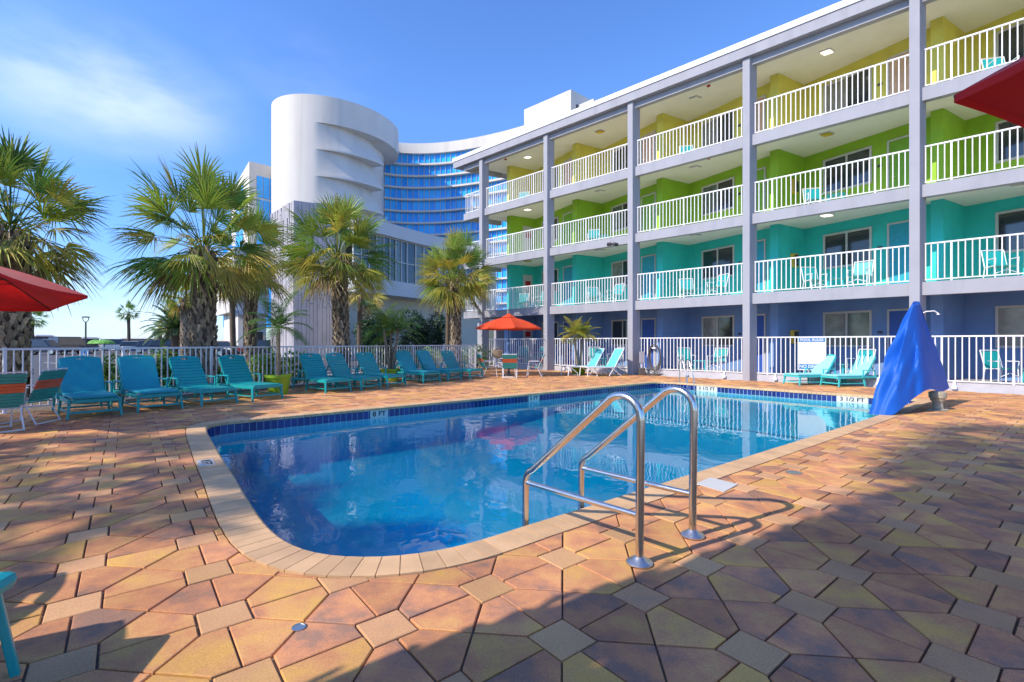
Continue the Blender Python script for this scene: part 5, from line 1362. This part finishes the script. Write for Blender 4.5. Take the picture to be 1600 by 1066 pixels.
for f in (0,1,2,3):
    for k in (3,2,1,0,-1,-2):
        if f >= 2 and (f+k) % 2: continue
        z = TOPS[f]+.002; where = '%s, %s bay from the left' % (fl_names[f], bayn[k])
        pa, pb, ptb = B(k*BAY-1.45,1.5,z), B(k*BAY-2.85,1.2,z), B(k*BAY-2.15,1.35,z)
        for j, (p_, dr_, w_) in enumerate(((pa, .5, 'left'), (pb, -.5, 'right'))):
            if f >= 2 and j == 1: continue
            lab = 'white patio chair on %s, %s of the table' % (where, w_) if f < 2 else 'white patio chair on %s' % where
            if first[0]: pc0.location = p_; pc0.rotation_euler = (0,0,fr+dr_); pc0['label'] = lab; pc0['group'] = GB; first[0] = False
            else: dup(pc0, p_, fr+dr_+(.3 if (f+k)%2 else 0), lab, GB)
        lab = 'small aqua table on %s' % where
        if first[1]: st0.location = ptb; st0['label'] = lab; st0['group'] = GT; first[1] = False
        else: dup(st0, ptb, fr, lab, GT)

# ---------------------------------------------------------------- street side
def car(label, loc, rz, m, L_=4.6, Wc=1.85, h=1.5, suv=False):
    t = thing('parked_car', label, 'car', loc, rz, 'cars parked across the street'); zb = .28; hb_ = .85 if not suv else 1.0
    prof = [(-L_/2,zb+.1),(-L_/2,hb_-.1),(-L_/2+.1,hb_),(L_/2-1.0,hb_-.02),(L_/2-.05,hb_-.2),(L_/2,zb+.15),(L_/2-.05,zb),(-L_/2+.05,zb)]
    mb = MB(); n = len(prof); vs = [(x,-Wc/2,z) for x,z in prof]+[(x,Wc/2,z) for x,z in prof]
    mb.add(vs, [tuple(range(n)), tuple(range(n,2*n))[::-1]]+[(i,n+i,n+(i+1)%n,(i+1)%n) for i in range(n)])
    mb.build('body', m, parent=t, bevel=.06)
    a, b = (-L_/2+.1 if suv else -L_/2+.5), L_/2-1.1
    g = MB(); g.hexa([(a,-Wc/2+.06,hb_+.002),(b,-Wc/2+.06,hb_+.002),(b,Wc/2-.06,hb_+.002),(a,Wc/2-.06,hb_+.002),(a+.25,-Wc/2+.24,h-.05),(b-.75,-Wc/2+.24,h-.05),(b-.75,Wc/2-.24,h-.05),(a+.25,Wc/2-.24,h-.05)]); g.build('windows', M['glass'], parent=t, bevel=.04)
    g = MB(); g.hexa([(a+.22,-Wc/2+.22,h-.045),(b-.72,-Wc/2+.22,h-.045),(b-.72,Wc/2-.22,h-.045),(a+.22,Wc/2-.22,h-.045),(a+.3,-Wc/2+.3,h),(b-.85,-Wc/2+.3,h),(b-.85,Wc/2-.3,h),(a+.3,Wc/2-.3,h)]); g.build('roof', m, parent=t, bevel=.02)
    for x in (-L_/2+.85, L_/2-.9):
        for s in (-1,1):
            w = MB(); vs = []; 
            T_ = Matrix.Translation((x, s*(Wc/2-.12), .33)) @ Matrix.Rotation(R(90),4,'X')
            w2 = MB(); w2.lathe([(.30,-.11),(.33,-.09),(.33,.09),(.30,.11)], 20); w.add([T_ @ Vector(v) for v in w2.v], w2.f); wh = w.build('wheel', M['black'], parent=t)
            w = MB(); w2 = MB(); w2.lathe([(.2,-.125),(.2,.125)], 14); w.add([T_ @ Vector(v) for v in w2.v], w2.f); w.build('rim', M['chrome'], parent=wh)
    for s in (-1,1):
        w = MB(); w.box(L_/2-.06,L_/2+.01,s*.62-.16,s*.62+.16,.6,.72); w.build('headlight', M['tile_white'], parent=t)
    return t
car('dark blue car, rightmost of the parked group left of the big palm trunk', ax(272,54,-.03), R(28), M['card'], h=1.62, suv=True)
car('dark car with pale roof, middle of the parked group by the date palm', ax(242,60,-.03), R(30), M['carb'], h=1.55)
car('silver car at the left of the parked group, under the lone far palm', ax(214,66,-.03), R(32), M['carw'], h=1.5)
car('white van parked beyond the street right of the lamp post', ax(183,78,-.03), R(60), M['carw'], h=1.9, suv=True)
car('dark van parked beyond the street left of the lamp post', ax(113,56,-.03), R(80), M['card'], h=2.0, suv=True)
car('dark pickup parked beyond the street near the left palm trunk', ax(68,52,-.03), R(8), M['card'], h=1.7)
car('dark car half hidden behind the big fence palm trunk', ax(326,46,-.03), R(8), M['card'], h=1.55)
car('dark car parked before the garage opening of the white building', ax(425,50,-.03), R(20), M['card'], h=1.6)
car('red car seen through the pickets right of the widest palm trunk', ax(352,55,-.03), R(15), M['carr'], h=1.5)
def kiosk(label, px, Y, w, h, d=3): 
    c = ax(px,Y,-.03); t = thing('beach_kiosk', label, 'kiosk', c, 0, 'kiosks and shelters on the beach side'); mb = MB(); mb.box(-w/2,w/2,0,d,0,h-.25); mb.build('wall', M['dark'], parent=t); mb = MB(); mb.hexa([(-w/2-.3,-.3,h-.249),(w/2+.3,-.3,h-.249),(w/2+.3,d+.3,h-.249),(-w/2-.3,d+.3,h-.249),(-w/2+.2,.2,h),(w/2-.2,.2,h),(w/2-.2,d-.2,h),(-w/2+.2,d-.2,h)]); mb.build('roof', M['concrete'], parent=t)
    mb = MB(); mb.box(-w/2+.3,w/2-.3,-.05,-.005,1.0,h-.5); mb.build('opening', M['glass'], parent=t)
kiosk('low dark flat building on the horizon below the lone far palm', 222, 95, 8.5, 2.3)
kiosk('small dark shelter with hipped roof left of the lamp post', 114, 75, 3.0, 2.2)
kiosk('open dark shelter close to the left palm trunk', 68, 80, 5.8, 1.95)
kiosk('blue-grey flat shelter with chimney right beside the left palm trunk', 44, 78, 2.6, 2.6)
for i, (px, w, lab) in enumerate(((95,2.0,'rounded green parasol left of the dark hip-roofed shelter'), (163,2.4,'rounded green parasol right of the lamp post'), (150,1.8,'darker green parasol close to the lamp post'))):
    t = thing('green_parasol', lab, 'parasol', ax(px,62,-.03), 0, 'green parasols beyond the street'); mb = MB(); mb.lathe([(w/2*.98,1.15),(w/2,1.2),(w/2*.8,1.45),(w/2*.4,1.65),(.02,1.72)], 14); mb.build('canopy', M['bgreen'], parent=t); mb = MB(); mb.tube([(0,0,0),(0,0,1.5)], .04, 6); mb.build('pole', M['dark'], parent=t)
# street lamp with ring head
t = thing('street_lamp', 'street lamp with open ring head against the pale sky', 'street lamp', ax(134,48,-.03)); mb = MB(); mb.tube([(0,0,0),(0,0,3.4)], .07, 8); mb.build('pole', M['dark'], parent=t)
mb = MB(); mb.tube([(-.30,0,3.85),(-.28,0,3.62),(-.16,0,3.45),(0,0,3.39),(.16,0,3.45),(.28,0,3.62),(.30,0,3.85)], .035, 6); mb.build('yoke', M['dark'], parent=t); mb = MB(); mb.lathe([(.30,3.83),(.33,3.87),(.31,3.93),(.1,3.95)], 18); mb.build('lamp_head', M['dark'], parent=t)
t = thing('banner_post', 'tall post with a red banner above a green one before the white building', 'banner post', ax(381,30,-.03)); mb = MB(); mb.tube([(0,0,0),(0,0,3.55)], .05, 8); mb.tube([(0,0,3.5),(.45,0,3.52)], .04, 6); mb.build('pole', M['dark'], parent=t)
for z0,z1,m_ in ((2.45,3.1,'red_sign'),(1.85,2.43,'bgreen')):
    mb = MB(); mb.box(.06,.36,-.01,.01,z0,z1); mb.build('banner', M[m_], parent=t)
t = thing('parking_sign', 'blue accessible parking sign on a short post behind the fence', 'sign', ax(134,14.5,-.01)); mb = MB(); mb.tube([(0,0,0),(0,0,1.15)], .025, 6); mb.build('post', M['white_paint'], parent=t)
mb = MB(); mb.box(-.13,.13,-.035,-.027,.80,1.15); mb.build('panel', M['blue_sign'], parent=t)
mb = MB(); mb.tube([(-.0+.06*math.cos(a*.5-.6),-.04,.93+.06*math.sin(a*.5-.6-1.2)) for a in range(9)], .008, 5); mb.tube([(-.03,-.04,1.07),(-.02,-.04,.98),(.035,-.04,.98),(.06,-.04,.9)], .009, 5); mb.lathe([(.014,0),(.014,.02)], 8, (-.03,-.04,1.075)); mb.build('wheelchair_symbol', M['tile_white'], parent=t)
for i, (px,Y) in enumerate(((265,30),(271,30.6),(301,31))):
    t = thing('traffic_cone', 'orange traffic cone beyond the fence, %s of three near the big palm trunk' % ['leftmost','middle','rightmost'][i], 'traffic cone', ax(px,Y,-.03), 0, 'orange cones in the street'); mb = MB(); mb.box(-.18,.18,-.18,.18,0,.04); mb.build('base', M['black'], parent=t); mb = MB(); mb.lathe([(.14,.041),(.03,.75),(.0,.76)], 12); mb.build('cone', M['orange'], parent=t)
# ---- lounger at the lower left corner, outside the frame but for one arm
def near_lounger(loc, rz, label): return dup(protoP, Vector(loc), rz, label, 'turquoise loungers beside the camera')
near_lounger((-4.28, .80, .003), R(22), 'turquoise lounger outside the photo at lower left, casting the nearer round shadow')
near_lounger((-5.0, 1.28, .003), R(22), 'turquoise lounger outside the photo at lower left, casting the further round shadow')
t = thing('side_table', 'teal resin side table, only its rounded corner and a leg showing at lower left', 'table', (-2.19, 1.66, -.015), R(12)); mb = MB(); mb.box(-.26,.26,-.24,.24,.36,.435); mb.build('table_top', M['teal'], parent=t, bevel=.045)
for x in (-1,1):
    for y in (-1,1): mb = MB(); mb.bar((x*.25,y*.22,0),(x*.20,y*.19,.37),.05,.03); mb.build('leg', M['teal'], parent=t, bevel=.006)
